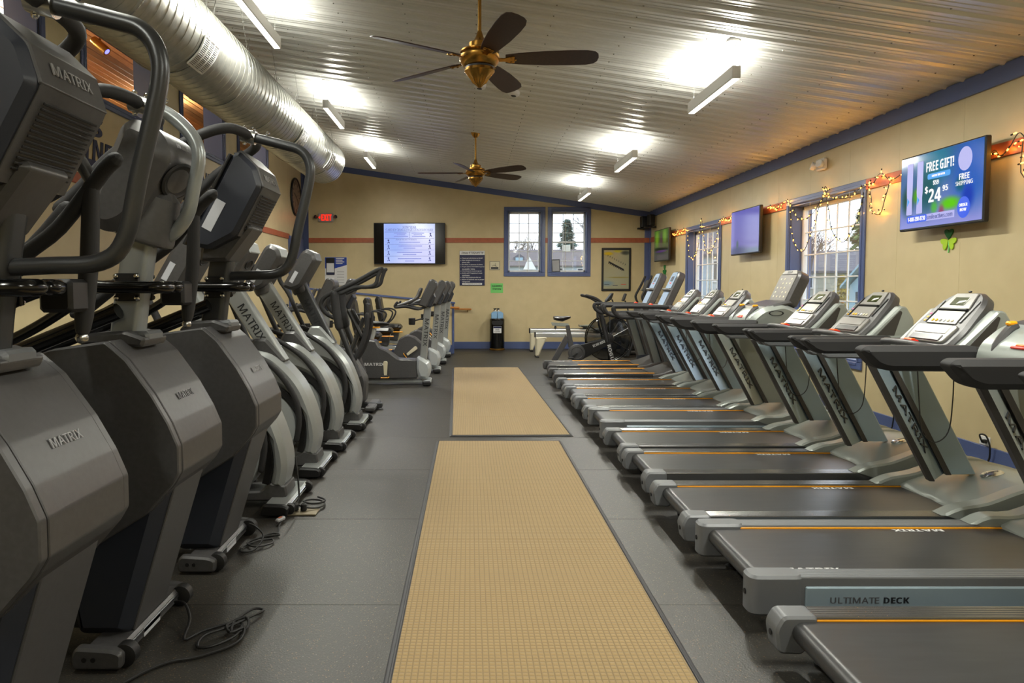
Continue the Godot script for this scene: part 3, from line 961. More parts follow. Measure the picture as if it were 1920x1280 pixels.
func deck(o: Node3D, hw: float, top: float, kind: int) -> void:
	# walking belt round its rear roller
	var bp := []
	for k in 9: bp.append(Vector2(0.055 - 0.042 * sin(PI * k / 8), top - 0.075 + 0.042 - 0.042 * cos(PI * k / 8) - 0.0 + 0.004))
	bp.append_array(v2([1.75, top + 0.013, 1.75, top - 0.02, 0.30, top - 0.02, 0.30, top - 0.071]))
	part("belt", mb().ext(bp, -hw + 0.085, hw - 0.085, 0.003), M.belt, o)
	part("deck_frame", mb().box(Vector3(0.95, top - 0.085, 0), Vector3(1.6, 0.10, hw * 2 - 0.16), 0.01), M.black, o)
	for s in [-1, 1]:
		var z: float = s * (hw - 0.048)
		# ribbed side rail
		var pr := v2([-0.048, top - 0.105, 0.048, top - 0.105, 0.048, top + 0.022])
		for k in 5:
			pr.append(Vector2(0.043 - k * 0.019, top + 0.030)); pr.append(Vector2(0.043 - k * 0.019 - 0.013, top + 0.030)); pr.append(Vector2(0.043 - k * 0.019 - 0.016, top + 0.0275))
		pr.append(Vector2(-0.048, top + 0.022))
		var rail := mb()
		rail.t = Transform3D(Basis(Vector3(0, 0, 1), Vector3(0, 1, 0), Vector3(-1, 0, 0)), Vector3(0, 0, z))
		rail.ext(pr, -1.62, -0.10)
		part("side_rail", rail, M.rail_metal if kind != 2 else M.cap_grey, o)
		var st := mb()
		if kind == 1: st.box(Vector3(0.84, top + 0.0165, z - s * 0.0495), Vector3(1.46, 0.008, 0.004), 0.001)
		elif kind == 2: st.box(Vector3(0.84, top + 0.010, z - s * 0.0505), Vector3(1.44, 0.022, 0.006), 0.002)
		else: st.box(Vector3(0.96, top + 0.032, z - s * 0.03), Vector3(1.0, 0.010, 0.026), 0.003)
		part("accent_strip", st, M.orange, o)
		var cap := mb()
		if kind == 2:
			cap.t = Transform3D(Basis(Vector3(1, 0, 0), -PI / 2), Vector3(0, 0, z))
			cap.ext(rounded([-0.03, -0.056, 0.21, -0.056, 0.21, 0.056, -0.03, 0.056], 0.045), top - 0.14, top + 0.036, 0.012)
			part("rear_cap", cap, M.cap_grey, o)
			part("side_panel", mb().box(Vector3(0.92, top - 0.072, z + s * 0.046), Vector3(1.42, 0.125, 0.022), 0.006), M.mast, o)
		else:
			cap.ext(rounded([-0.035, top - 0.115, -0.05, top - 0.02, -0.02, top + 0.034, 0.115, top + 0.034, 0.115, top - 0.02, 0.06, top - 0.12], 0.02), z - 0.054, z + 0.054, 0.010)
			part("rear_cap", cap, M.cap_grey if kind == 1 else M.charcoal, o)
		part("cap_socket", mb().lathe([Vector2(0.004, 0.0), Vector2(0.012, 0.0), Vector2(0.012, 0.004)], 12), M.slot, o, Vector3(-0.046 if kind == 1 else -0.03, top - 0.05, z + 0.0), Basis(Vector3(0, 0, 1), PI / 2))
		part("foot", mb().lathe([Vector2(0.03, 0), Vector2(0.032, 0.012), Vector2(0.014, 0.02), Vector2(0.014, top - 0.10)], 14), M.rubber_black, o, Vector3(0.16, 0.0, z))
		part("foot", mb().lathe([Vector2(0.04, 0), Vector2(0.042, 0.02), Vector2(0.02, 0.03), Vector2(0.02, 0.12)], 14), M.rubber_black, o, Vector3(2.05, 0.0, z))

func stop_key(o: Node3D, at: Vector3) -> void:
	part("stop_key", mb().box(at, Vector3(0.05, 0.018, 0.11), 0.007), M.red, o)
	part("stop_key_tab", mb().box(at + Vector3(-0.005, 0.012, 0.01), Vector3(0.028, 0.012, 0.075), 0.005), M.orange_key, o)

func console_low(o: Node3D, screen_lit: bool) -> void:
	var c := Node3D.new()
	c.name = "console"
	o.add_child(c)
	var b := lean_basis(0.275, 0.30)
	c.transform = Transform3D(b, Vector3(1.50, 1.165, 0))
	var shell := rounded([-0.215, -0.03, 0.215, -0.03, 0.235, 0.10, 0.19, 0.335, 0.115, 0.415, -0.115, 0.415, -0.19, 0.335, -0.235, 0.10], 0.05, 4)
	part("shell", mb().ext(shell, -0.085, 0.0, 0.018), M.charcoal, c)
	part("back_shell", mb().ext(rounded([-0.18, 0.06, 0.18, 0.06, 0.20, 0.16, 0.16, 0.33, 0.10, 0.385, -0.10, 0.385, -0.16, 0.33, -0.20, 0.16], 0.05, 4), -0.135, -0.08, 0.02), M.mast, c)
	part("bezel", mb().ext(rounded([-0.165, 0.005, 0.165, 0.005, 0.175, 0.10, 0.175, 0.135, -0.175, 0.135, -0.175, 0.10], 0.03, 3), -0.005, 0.014, 0.004), M.panel, c)
	part("tray", mb().box(Vector3(0, 0.034, 0.014), Vector3(0.27, 0.046, 0.012), 0.004), M.panel_dark, c)
	part("lower_panel", mb().box(Vector3(0, 0.098, 0.014), Vector3(0.275, 0.066, 0.008), 0.003), M.panel, c)
	part("keypad_panel", mb().ext(v2([-0.125, 0.15, 0.125, 0.15, 0.115, 0.25, -0.115, 0.25]), 0.0, 0.008, 0.002), M.panel, c)
	part("ledge", mb().box(Vector3(0, 0.26, 0.008), Vector3(0.25, 0.012, 0.018), 0.004), M.panel_dark, c)
	part("upper_panel", mb().ext(v2([-0.125, 0.27, 0.125, 0.27, 0.09, 0.39, -0.09, 0.39]), 0.0, 0.009, 0.002), M.panel, c)
	var sc := part("display_screen", mb().box(Vector3(0, 0.325, 0.010), Vector3(0.12, 0.062, 0.005), 0.001), M.lcd, c)
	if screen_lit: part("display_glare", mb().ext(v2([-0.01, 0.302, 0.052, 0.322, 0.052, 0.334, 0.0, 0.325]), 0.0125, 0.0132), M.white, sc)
	part("top_clip", mb().box(Vector3(0, 0.408, 0.004), Vector3(0.022, 0.012, 0.012), 0.003), M.panel_dark, c)
	for k in 6: part("round_key", mb().lathe([Vector2(0.010, 0), Vector2(0.010, 0.004), Vector2(0.006, 0.006)], 10), [M.yellow, M.yellow, M.light_grey, M.white, M.cream, M.cream][k], c, Vector3(-0.085 + 0.034 * k, 0.172, 0.008), Basis(Vector3(1, 0, 0), PI / 2))
	for s in [-1, 1]: part("side_key_strip", mb().box(Vector3(s * 0.148, 0.25, 0.004), Vector3(0.014, 0.17, 0.006), 0.002), M.panel_dark, c)
	for k in 3: part("side_key", mb().box(Vector3(-0.152, 0.165 + 0.028 * k, 0.009), Vector3(0.016, 0.013, 0.006), 0.002), [M.yellow, M.yellow, M.pink][k], c)
	# bottle holders: looped wings at each side of the console
	for s in [-1, 1]:
		var z: float = s * 0.252
		part("bottle_wing", mb().ext(rounded([1.46, 1.09, 1.76, 1.09, 1.83, 1.18, 1.83, 1.27, 1.775, 1.36, 1.735, 1.365, 1.68, 1.31], 0.02), z - 0.045, z + 0.03, 0.010), M.grey_green, o)
		part("bottle_hollow", mb().ext(rounded([1.53, 1.12, 1.68, 1.12, 1.745, 1.325, 1.725, 1.335], 0.012), z + 0.028, z + 0.033, 0.002), M.mast_edge, o)

func console_tall(o: Node3D, x: float, y: float, hgt: float, wid: float, dark: bool) -> void:
	var c := Node3D.new()
	c.name = "console"
	o.add_child(c)
	var b := lean_basis(0.42, 0.90)
	c.transform = Transform3D(b, Vector3(x, y, 0))
	part("shell", mb().ext(rounded([-wid, 0, wid, 0, wid, hgt * 0.86, wid * 0.72, hgt, -wid * 0.72, hgt, -wid, hgt * 0.86], 0.04, 4), -0.12, 0.0, 0.02), M.charcoal, c)
	if dark:
		part("face_panel", mb().box(Vector3(0, hgt * 0.24, 0.003), Vector3(wid * 1.62, hgt * 0.36, 0.006), 0.002), M.panel_blue, c)
		part("face_panel", mb().ext(rounded([-wid * 0.81, hgt * 0.52, wid * 0.81, hgt * 0.52, wid * 0.81, hgt * 0.88, wid * 0.6, hgt * 0.96, -wid * 0.6, hgt * 0.96, -wid * 0.81, hgt * 0.88], 0.02), 0.0, 0.006, 0.002), M.panel_blue, c)
		part("shelf", mb().box(Vector3(0, hgt * 0.47, 0.02), Vector3(wid * 1.9, 0.028, 0.05), 0.01), M.panel, c)
		part("display_screen", mb().box(Vector3(0, hgt * 0.78, 0.007), Vector3(wid * 0.7, hgt * 0.13, 0.004), 0.001), M.panel_dark, c)
		part("key_block", mb().box(Vector3(0, hgt * 0.66, 0.007), Vector3(wid * 0.4, 0.016, 0.004), 0.001), M.red, c)
	else:
		part("face_panel", mb().box(Vector3(0, hgt * 0.44, 0.003), Vector3(wid * 1.66, hgt * 0.80, 0.006), 0.002), M.panel_face, c)
		part("top_plate", mb().ext(rounded([-wid * 0.8, hgt * 0.865, wid * 0.8, hgt * 0.865, wid * 0.62, hgt * 0.985, -wid * 0.62, hgt * 0.985], 0.015), 0.0, 0.006, 0.002), M.panel, c)
		part("top_display", mb().box(Vector3(0, hgt * 0.925, 0.006), Vector3(wid * 0.45, hgt * 0.07, 0.004), 0.001), M.panel_dark, c)
		for j in 5:
			for i in 4:
				if (i + j * 3) % 5 == 4: continue
				part("round_key", mb().lathe([Vector2(0.011, 0), Vector2(0.011, 0.002)], 8), M.cream, c, Vector3((i - 1.5) * wid * 0.36, hgt * (0.2 + 0.13 * j), 0.006), Basis(Vector3(1, 0, 0), PI / 2))

func mast(o: Node3D, x0: float, x1: float, y0: float, y1: float, m: Material, letters: bool) -> void:
	# x0 foot, x1 head: a leaning column with a lettered strip, a dark groove and a broad flank
	var sh := (x1 - x0) / (y1 - y0)
	var b := Basis(Vector3(1, 0, 0), Vector3(0, 0, -1), Vector3(sh, 1, 0))   # local z climbs the lean
	var at := Vector3(x0, y0, 0)
	var hh := y1 - y0
	var body := mb()
	body.t = Transform3D(b, at)
	body.ext(v2([-0.195, -0.155, -0.02, 0.008, 0.0, -0.012, 0.155, -0.012, 0.165, -0.002, 0.165, 0.05, -0.03, 0.05, -0.21, -0.125]), 0.0, hh, 0.003)
	part("mast", body, m, o)
	var ed := mb()
	ed.t = Transform3D(b, at)
	ed.ext(v2([-0.222, -0.158, -0.190, -0.164, -0.198, -0.12, -0.216, -0.12]), 0.0, hh, 0.003)
	ed.ext(v2([-0.036, -0.030, 0.0, -0.030, 0.0, -0.008, -0.030, -0.008]), 0.0, hh, 0.003)
	part("mast_trim", ed, M.mast_edge, o)
	if letters:
		# reads down the strip
		var dn := -Vector3(sh, 1, 0).normalized()
		var n := Vector3(0.163, 0, 0.175).normalized()
		n = (n - dn * n.dot(dn)).normalized()
		var up := n.cross(dn)
		text("MATRIX", hh * 0.62, 0.056, M.letter_dark, o, at + Vector3(sh, 1, 0) * hh * 0.50 + Vector3(-0.108, 0, 0.075) + n * 0.004, Basis(dn, up, n), sans, 0.006)

func hand_rail(o: Node3D, kind: int) -> void:
	for s in [-1, 1]:
		var z: float = s * (0.345 if kind == 1 else 0.335)
		if kind == 1:
			part("handrail", mb().ext(rounded([0.93, 1.150, 0.99, 1.085, 1.05, 1.062, 1.62, 1.062, 1.62, 1.165, 0.95, 1.165], 0.022), z - 0.048, z + 0.048, 0.022), M.foam, o)
			part("rail_underside", mb().ext(rounded([1.08, 1.035, 1.70, 1.03, 1.70, 1.075, 1.04, 1.07], 0.012), z - 0.038, z + 0.038, 0.010), M.cap_grey, o)
		elif kind == 2:
			part("handrail", mb().ext(rounded([0.80, 1.165, 0.87, 1.085, 0.94, 1.06, 1.42, 1.06, 1.42, 1.19, 0.83, 1.19], 0.03), z - 0.06, z + 0.06, 0.028), M.foam, o)
		else:
			part("handrail", mb().tube(v3([1.62, 1.20, z, 0.95, 1.205, z, 0.84, 1.19, z, 0.85, 1.12, z, 0.93, 1.06, z, 1.05, 1.045, z, 1.55, 1.06, z]), 0.030, 10, 4, true), M.foam, o)
	if kind == 1:
		part("console_base", mb().ext(rounded([1.40, 1.06, 1.50, 1.03, 1.86, 1.03, 1.88, 1.10, 1.80, 1.16, 1.46, 1.16], 0.03), -0.30, 0.30, 0.015), M.grey_green, o)
		part("grip_bar", mb().tube(v3([1.52, 1.12, -0.26, 1.40, 1.15, -0.23, 1.36, 1.165, -0.10, 1.36, 1.165, 0.10, 1.40, 1.15, 0.23, 1.52, 1.12, 0.26]), 0.021, 10, 4), M.charcoal, o)
		stop_key(o, Vector3(1.435, 1.172, -0.03))
	elif kind == 2:
		part("console_base", mb().ext(rounded([1.36, 1.07, 1.46, 1.0, 1.72, 1.02, 1.92, 1.14, 1.88, 1.26, 1.70, 1.34, 1.50, 1.30, 1.38, 1.20], 0.05), -0.29, 0.29, 0.04), M.grey_green, o)
		part("console_dash", mb().ext(rounded([1.44, 1.24, 1.56, 1.32, 1.76, 1.37, 1.80, 1.34, 1.56, 1.22], 0.02), -0.26, 0.26, 0.02), M.charcoal, o)
		part("cup_holder", mb().lathe([Vector2(0.05, -0.02), Vector2(0.055, 0.0), Vector2(0.045, 0.002), Vector2(0.04, -0.015)], 18), M.slot, o, Vector3(1.62, 1.25, 0.292), Basis(Vector3(1, 0, 0), PI / 2) * Basis.from_scale(Vector3(1.3, 1, 0.45)))
		for s in [-1, 1]:
			part("grip_bar", mb().tube(v3([1.46, 1.10, s * 0.16, 1.40, 1.18, s * 0.16, 1.46, 1.28, s * 0.16, 1.50, 1.30, s * 0.16]), 0.022, 8, 4), M.charcoal, o)
			part("thumb_key", mb().box(Vector3(1.475, 1.315, s * 0.16), Vector3(0.05, 0.025, 0.03), 0.008), M.orange, o)
		stop_key(o, Vector3(1.41, 1.205, 0.0))
	else:
		part("console_base", mb().ext(rounded([1.48, 1.10, 1.60, 1.02, 1.92, 1.04, 1.96, 1.14, 1.86, 1.22, 1.54, 1.22], 0.04), -0.27, 0.27, 0.03), M.charcoal, o)
		part("cup_tray", mb().box(Vector3(1.56, 1.222, 0), Vector3(0.14, 0.012, 0.42), 0.005), M.panel, o)
		stop_key(o, Vector3(1.47, 1.226, 0.0))

func make_treadmill(kind: int, variant: int) -> Node3D:
	var o := thing("treadmill", "", "treadmill")
	var hw := 0.36 if kind == 1 else 0.375
	var top := 0.19 if kind != 2 else 0.215
	deck(o, hw, top, kind)
	if kind != 3: motor_cover(o, hw, M.grey_green, top + 0.02)
	else:
		var cv := mb()
		var rings := []
		for q in [[1.42, 0.215, 0.40], [1.56, 0.235, 0.40], [1.74, 0.30, 0.385], [1.94, 0.40, 0.37], [2.12, 0.44, 0.35], [2.26, 0.36, 0.33], [2.30, 0.06, 0.33]]:
			var ring := PackedVector3Array()
			for e in rounded([-q[2], 0.05, q[2], 0.05, q[2], q[1], -q[2], q[1]], 0.06, 3): ring.append(Vector3(q[0], e.y, -e.x))
			rings.append(ring)
		part("motor_cover", cv.loft(rings), M.charcoal, o)
	var mm: Material = M.mast if kind == 1 else (M.grey_green if kind == 2 else M.mast_far)
	mast(o, 1.68, 1.30 if kind != 3 else 1.46, 0.36, 1.06, mm, kind != 3)
	hand_rail(o, kind)
	if kind == 1: console_low(o, variant != 1)
	elif kind == 2: console_tall(o, 1.74, 1.335, 0.36, 0.205, false)
	else: console_tall(o, 1.60, 1.19, 0.60, 0.175, true)
	if kind == 1:
		var z := 0.20
		part("key_cord", mb().tube(v3([1.34, 1.03, z, 1.36, 0.80, z, 1.38, 0.66, z, 1.45, 0.60, z, 1.53, 0.66, z, 1.55, 0.85, z, 1.55, 1.03, z]), 0.0035, 5, 5), M.black, o)
	# belt print
	var bt := top + 0.0135
	text("MATRIX", 0.26, 0.032, M.letter_white, o, Vector3(0.30, bt, hw - 0.125), FACE_UP, bold, 0.0012)
	text("MATRIX", 0.26, 0.032, M.letter_white, o, Vector3(1.10, bt, -hw + 0.125), FACE_UP.rotated(Vector3.UP, PI), bold, 0.0012)
	if kind == 2:
		text("ULTIMATE", 0.21, 0.026, M.letter_grey, o, Vector3(0.42, top - 0.066, hw + 0.0112), Basis.IDENTITY, sans, 0.0015)
		text("DECK", 0.11, 0.026, M.letter_dark, o, Vector3(0.60, top - 0.066, hw + 0.0112), Basis.IDENTITY, bold, 0.0015)
	return o

func treadmills() -> void:
	M.panel_blue = mat(Color(0.50, 0.58, 0.66), 0.25, 0.3)
	M.panel_face = mat(Color(0.50, 0.49, 0.47), 0.22)
	M.mast_far = mat(Color(0.36, 0.39, 0.40), 0.35, 0.4)
	var protos := {}
	var g := "treadmills in the row along the window wall"
	for q in [
		[1, 2.36, 1.235, "closest treadmill, only its rear deck in view in the lower right corner"],
		[2, 3.31, 1.24, "treadmill with bright orange strip and lettered side panel, second closest to the viewer"],
		[1, 4.17, 1.235, "silver treadmill with the biggest low console in view, under the largest television"],
		[1, 5.07, 1.245, "silver treadmill with low console beside the right jamb of the near window"],
		[1, 5.88, 1.25, "silver treadmill whose low console stands before the middle of the near window"],
		[2, 6.78, 1.25, "treadmill with a tall tilted keypad console, in front of the near window's left jamb"],
		[1, 7.71, 1.255, "silver treadmill with low console just left of the tall keypad console"],
		[1, 8.51, 1.25, "silver treadmill with low console, second to the left of the tall keypad console"],
		[1, 9.34, 1.25, "silver treadmill with low console right beside the two dark treadmills at the far end"],
		[3, 10.50, 1.27, "dark treadmill with tall blue-faced console, the nearer of the two at the far end"],
		[3, 11.62, 1.31, "dark treadmill with tall blue-faced console, last of the row beside the air bike"]]:
		var o: Node3D
		if protos.has(q[0]): o = dup(protos[q[0]], q[3], V(q[2], 0, q[1]), g)
		else:
			o = make_treadmill(q[0], 0)
			protos[q[0]] = o
			o.position = V(q[2], 0, q[1])
			tag(o, q[3], "", g)

# ---------------------------------------------------------------- machines on the left
# climbers: local x = 0 above the front foot, growing towards the aisle; z towards the viewer
func climber(kind: int) -> Node3D:
	var o := thing("climbing_trainer", "", "exercise machine")
	var hood := [0.02, 1.285, 0.10, 1.215, 0.20, 1.075, 0.263, 0.962, 0.300, 0.872, 0.300, 0.762, 0.272, 0.715, 0.17, 0.60, -0.10, 0.43, -0.50, 0.36, -0.78, 0.60, -0.72, 0.95, -0.46, 1.15, -0.2, 1.255]
	var hp := rounded(hood, 0.008, 2)
	part("front_shroud", mb().ext(hp, -0.205, 0.205, 0.003), M.charcoal, o)
	var inner := Array(MB.inset(PackedVector2Array(hp) if MB.area(PackedVector2Array(hp)) > 0 else _rev(hp), 0.003))
	for s in [-1, 1]:
		var pm := mb().ext(inner, minf(s * 0.205, s * 0.245), maxf(s * 0.205, s * 0.242), 0.005)
		part("side_shroud", pm, M.navy_plastic if false else M.charcoal, o)
	text("MATRIX", 0.155, 0.03, M.letter_grey if kind == 2 else M.light_grey, o, Vector3(0.2215, 1.041, -0.02), Basis(Vector3(0, 0, -1), Vector3(-0.48, 0.877, 0), Vector3(0.877, 0.48, 0)), sans, 0.003)
	# lower body
	part("lower_body", mb().ext(rounded([0.245, 0.72, 0.05, 0.075, -0.16, 0.075, -0.20, 0.30, -0.50, 0.42, -0.40, 0.80], 0.03), -0.20, 0.20, 0.045), M.navy_plastic, o)
	part("front_strip", mb().ext(v2([0.252, 0.715, 0.06, 0.085, 0.045, 0.085, 0.235, 0.715]), -0.15, 0.15, 0.004), M.charcoal, o)
	part("release_knob", mb().ball(Vector3(0.222, 0.655, 0.14), Vector3(0.007, 0.014, 0.008), 10, 6), M.white, o)
	# front foot
	part("front_foot", mb().box(Vector3(0.0, 0.052, 0), Vector3(0.15, 0.062, 0.60), 0.012), M.charcoal, o)
	part("foot_trim", mb().box(Vector3(0.076, 0.058, 0), Vector3(0.008, 0.022, 0.56), 0.003), M.dark_tube, o)
	part("serial_label", mb().box(Vector3(0.0785, 0.052, 0.03), Vector3(0.003, 0.036, 0.15), 0.0), M.label_print, o)
	for s in [-1, 1]:
		part("foot_cap", mb().ext(rounded([-0.10, 0.012, 0.09, 0.012, 0.095, 0.075, 0.06, 0.09, -0.09, 0.10, -0.105, 0.06], 0.02), s * 0.30 - 0.025, s * 0.30 + 0.025, 0.010), M.charcoal, o)
		part("transport_wheel", mb().lathe([Vector2(0.030, -0.028), Vector2(0.046, -0.022), Vector2(0.046, 0.022), Vector2(0.030, 0.028)], 18), M.rubber_black, o, Vector3(0.085, 0.050, s * 0.265), Basis(Vector3(1, 0, 0), PI / 2))
		for e in [-0.05, -0.015]: part("cap_bolt", mb().lathe([Vector2(0.010, -0.002), Vector2(0.010, 0.002)], 10), M.slot, o, Vector3(e, 0.055, s * 0.326), Basis(Vector3(1, 0, 0), PI / 2))
	part("rear_frame", mb().ext(v2([-0.1, 0.05, -0.1, 0.16, -1.55, 0.13, -1.55, 0.05]), -0.07, 0.07, 0.01), M.dark_tube, o)
	part("rear_foot", mb().box(Vector3(-1.5, 0.045, 0), Vector3(0.12, 0.06, 0.62), 0.012), M.charcoal, o)
	# mast and collar
	var mm: Material = M.dark_tube if kind == 1 else M.silver_tube
	part("mast", mb().loft([_ringxz(-0.01, 1.26, 0.062, 0.05), _ringxz(0.01, 1.42, 0.062, 0.05), _ringxz(0.055, 1.68, 0.060, 0.05), _ringxz(0.075, 1.80, 0.058, 0.05)]), mm, o)
	part("collar", mb().ext(rounded([-0.16, 1.262, 0.10, 1.25, 0.115, 1.285, 0.03, 1.318, -0.12, 1.308], 0.012), -0.11, 0.11, 0.012), M.charcoal, o)
	part("collar_block", mb().box(Vector3(0.075, 1.292, 0.0), Vector3(0.075, 0.045, 0.15), 0.012), M.cap_grey, o, Vector3.ZERO)
	# console
	var c := Node3D.new()
	c.name = "console"
	o.add_child(c)
	if kind == 1:
		c.position = Vector3(-0.085, 0.035, 0)
		part("housing", mb().ext(rounded([-0.03, 1.71, 0.218, 2.172, 0.262, 2.195, 0.345, 2.115, 0.375, 2.01, 0.235, 1.755, 0.09, 1.68], 0.022), -0.195, 0.195, 0.022), M.navy_plastic, c)
		part("back_cover", mb().ext(v2([0.232, 1.757, 0.372, 2.012, 0.379, 2.008, 0.240, 1.752]), -0.165, 0.165, 0.002), M.charcoal, c)
		part("top_cover", mb().ext(rounded([0.225, 2.182, 0.266, 2.203, 0.352, 2.118, 0.382, 2.012, 0.372, 2.005, 0.335, 2.105, 0.255, 2.188], 0.004), -0.17, 0.17, 0.004), M.charcoal, c)
		text("MATRIX", 0.20, 0.033, M.light_grey, c, Vector3(0.3675, 2.068, 0.0), Basis(Vector3(0, 0, -1), Vector3(-0.275, 0.961, 0), Vector3(0.961, 0.275, 0)), sans, 0.004)
		var d := Vector3(0.48, 0.877, 0)
		var n := Vector3(0.877, -0.48, 0)
		for k in 13:
			var at: Vector3 = Vector3(0.262, 1.795, 0) + d * (0.0165 * k) + n * 0.008
			var w := 0.27
			part("vent_slot", mb().box(Vector3.ZERO, Vector3(0.0075, 0.004, w), 0.0015), M.slot, c, at, Basis(d, n, d.cross(n)))
		part("screen_bezel", mb().ext(v2([-0.043, 1.711, 0.210, 2.181, 0.223, 2.176, -0.030, 1.704]), -0.20, 0.20, 0.004), M.dark_tube, c)
		part("neck", mb().ext(rounded([0.01, 1.62, 0.16, 1.62, 0.30, 1.80, 0.25, 1.86, 0.02, 1.74], 0.015), -0.11, 0.11, 0.02), M.charcoal, c)
	else:
		part("housing", mb().ext(rounded([-0.105, 1.765, 0.06, 2.145, 0.11, 2.17, 0.215, 2.125, 0.262, 2.02, 0.10, 1.75, 0.0, 1.71], 0.05, 5), -0.185, 0.185, 0.045), M.charcoal, c)
		var n2 := Vector3(0.865, -0.50, 0)
		var bo := Basis(Vector3(0.50, 0.865, 0), n2, Vector3(0.50, 0.865, 0).cross(n2))
		part("vent_ring", mb().lathe([Vector2(0.052, 0.0), Vector2(0.062, 0.004), Vector2(0.066, 0.012), Vector2(0.058, 0.016), Vector2(0.05, 0.01)], 28), M.slot, c, Vector3(0.213, 1.945, 0), bo * Basis.from_scale(Vector3(1.25, 1, 2.1)))
		part("vent_disc", mb().lathe([Vector2(0.01, 0.012), Vector2(0.042, 0.011), Vector2(0.05, 0.006)], 28), M.charcoal, c, Vector3(0.213, 1.945, 0), bo * Basis.from_scale(Vector3(1.25, 1, 2.1)))
		text("MATRIX", 0.11, 0.02, M.light_grey, c, Vector3(0.240, 2.078, 0.0), Basis(Vector3(0, 0, -1), Vector3(-0.41, 0.912, 0), Vector3(0.912, 0.41, 0)), sans, 0.003)
		part("neck", mb().lathe([Vector2(0.10, -0.01), Vector2(0.12, 0.0), Vector2(0.122, 0.015), Vector2(0.095, 0.19), Vector2(0.06, 0.22)], 22), M.charcoal, c, Vector3(0.065, 1.70, 0), Basis(Vector3(0, 0, 1), -0.35) * Basis.from_scale(Vector3(1, 1, 1.15)))
	# overhead loop and its foam handlebars
	var lm: Material = M.dark_tube if kind == 1 else M.silver_tube
	if kind == 2:
		part("handle_loop", mb().tube(v3([0.02, 1.66, 0, 0.10, 1.685, 0, 0.19, 1.72, 0, 0.255, 1.80, 0, 0.285, 1.92, 0, 0.308, 2.035, 0, 0.29, 2.115, 0, 0.225, 2.19, 0, 0.145, 2.24, 0, 0.06, 2.262, 0]), 0.028, 14, 5), lm, o)
	else: part("handle_loop", mb().tube(v3([0.05, 1.555, 0, 0.20, 1.562, 0, 0.35, 1.572, 0, 0.425, 1.64, 0, 0.475, 1.84, 0, 0.535, 2.08, 0, 0.535, 2.18, 0, 0.49, 2.245, 0, 0.40, 2.275, 0, 0.20, 2.325, 0]), 0.0265, 14, 5), lm, o)
	var hd := Vector3(0, 0, 0) if kind == 1 else Vector3(-0.135, -0.065, 0)
	part("clamp", mb().tube(v3([0.245, 2.312, 0, 0.165, 2.332, 0]), 0.036, 14), M.steel, o, hd)
	for q in [[0.18, 2.372], [0.23, 2.36], [0.18, 2.288], [0.31, 2.34]]: part("clamp_bolt", mb().ball(Vector3(q[0], q[1], 0), Vector3(0.012, 0.012, 0.012), 8, 5), M.chrome, o, hd)
	for s in [-1, 1]:
		part("handlebar", mb().tube(v3([0.20, 2.325, 0.0, 0.205, 2.325, s * 0.10, 0.17, 2.315, s * 0.24, 0.07, 2.27, s * 0.31, -0.10, 2.17, s * 0.335, -0.24, 2.03, s * 0.335, -0.34, 1.93, s * 0.32]), 0.027, 12, 4, true), M.foam, o, hd)
		# lower grab bars with bolted plates
		part("grab_bar", mb().tube(v3([0.185, 1.497, s * 0.030, 0.17, 1.497, s * 0.085, 0.11, 1.497, s * 0.105, -0.02, 1.497, s * 0.11, -0.16, 1.502, s * 0.13, -0.28, 1.475, s * 0.19, -0.42, 1.395, s * 0.25, -0.62, 1.285, s * 0.28, -0.85, 1.18, s * 0.28]), 0.0255, 12, 4, true), M.gloss_black, o)
		part("bracket_plate", mb().box(Vector3(0.025, 1.497, s * 0.062), Vector3(0.10, 0.115, 0.012), 0.004), M.black, o)
		for e in [[-0.018, 0.045], [-0.018, -0.045], [0.068, 0.045], [0.068, -0.045]]:
			part("bolt", mb().lathe([Vector2(0.011, 0.0), Vector2(0.011, 0.006), Vector2(0.006, 0.009)], 10), M.chrome, o, Vector3(e[0], 1.497 + e[1], s * 0.068), Basis(Vector3(1, 0, 0), s * PI / 2))
		part("pedal_rail", mb().tube(v3([0.0, 1.40, s * 0.09, -0.52, 1.19, s * 0.09, -1.15, 0.93, s * 0.09]), 0.034, 10), M.gloss_black, o)
		part("pedal", mb().ext(rounded([-0.80, 0.90, -1.12, 0.78, -1.13, 0.82, -0.81, 0.95], 0.012), s * 0.17 - 0.075, s * 0.17 + 0.075, 0.012), M.rubber_black, o)
	# far arm upright, near arm swung back
	part("arm_upright", mb().tube(v3([0.118, 1.34, -0.31, 0.125, 1.40, -0.31, 0.15, 1.60, -0.31, 0.16, 1.83, -0.31]), [0.020, 0.030, 0.030, 0.027], 12, 2), M.foam, o)
	part("arm_handle", mb().tube(v3([-0.36, 1.38, -0.30, -0.20, 1.51, -0.31, -0.055, 1.62, -0.31, 0.05, 1.70, -0.31, 0.165, 1.84, -0.31, 0.215, 1.895, -0.30, 0.255, 1.925, -0.29]), 0.026, 10, 3, true), M.foam, o)
	part("arm_grip", mb().tube(v3([0.165, 1.85, -0.31, 0.135, 1.915, -0.30, 0.105, 1.93, -0.29, 0.07, 1.885, -0.28]), [0.020, 0.024, 0.027, 0.022], 10, 3, true), M.charcoal, o)
	part("arm_pivot", mb().box(Vector3(0.10, 1.47, -0.24), Vector3(0.11, 0.11, 0.11), 0.012), M.black, o)
	part("arm_joint", mb().ball(Vector3(0.116, 1.325, -0.31), Vector3(0.022, 0.022, 0.022), 10, 6), M.steel, o)
	part("arm_handle", mb().tube(v3([-0.62, 1.36, 0.28, -0.40, 1.52, 0.28, -0.22, 1.66, 0.28, -0.10, 1.80, 0.27]), 0.026, 10, 3, true), M.foam, o)
	part("step_arm", mb().tube(v3([-0.15, 1.24, -0.26, -0.40, 1.16, -0.27, -0.47, 1.06, -0.27, -0.45, 0.95, -0.27]), 0.022, 8, 4), M.foam, o)
	return o

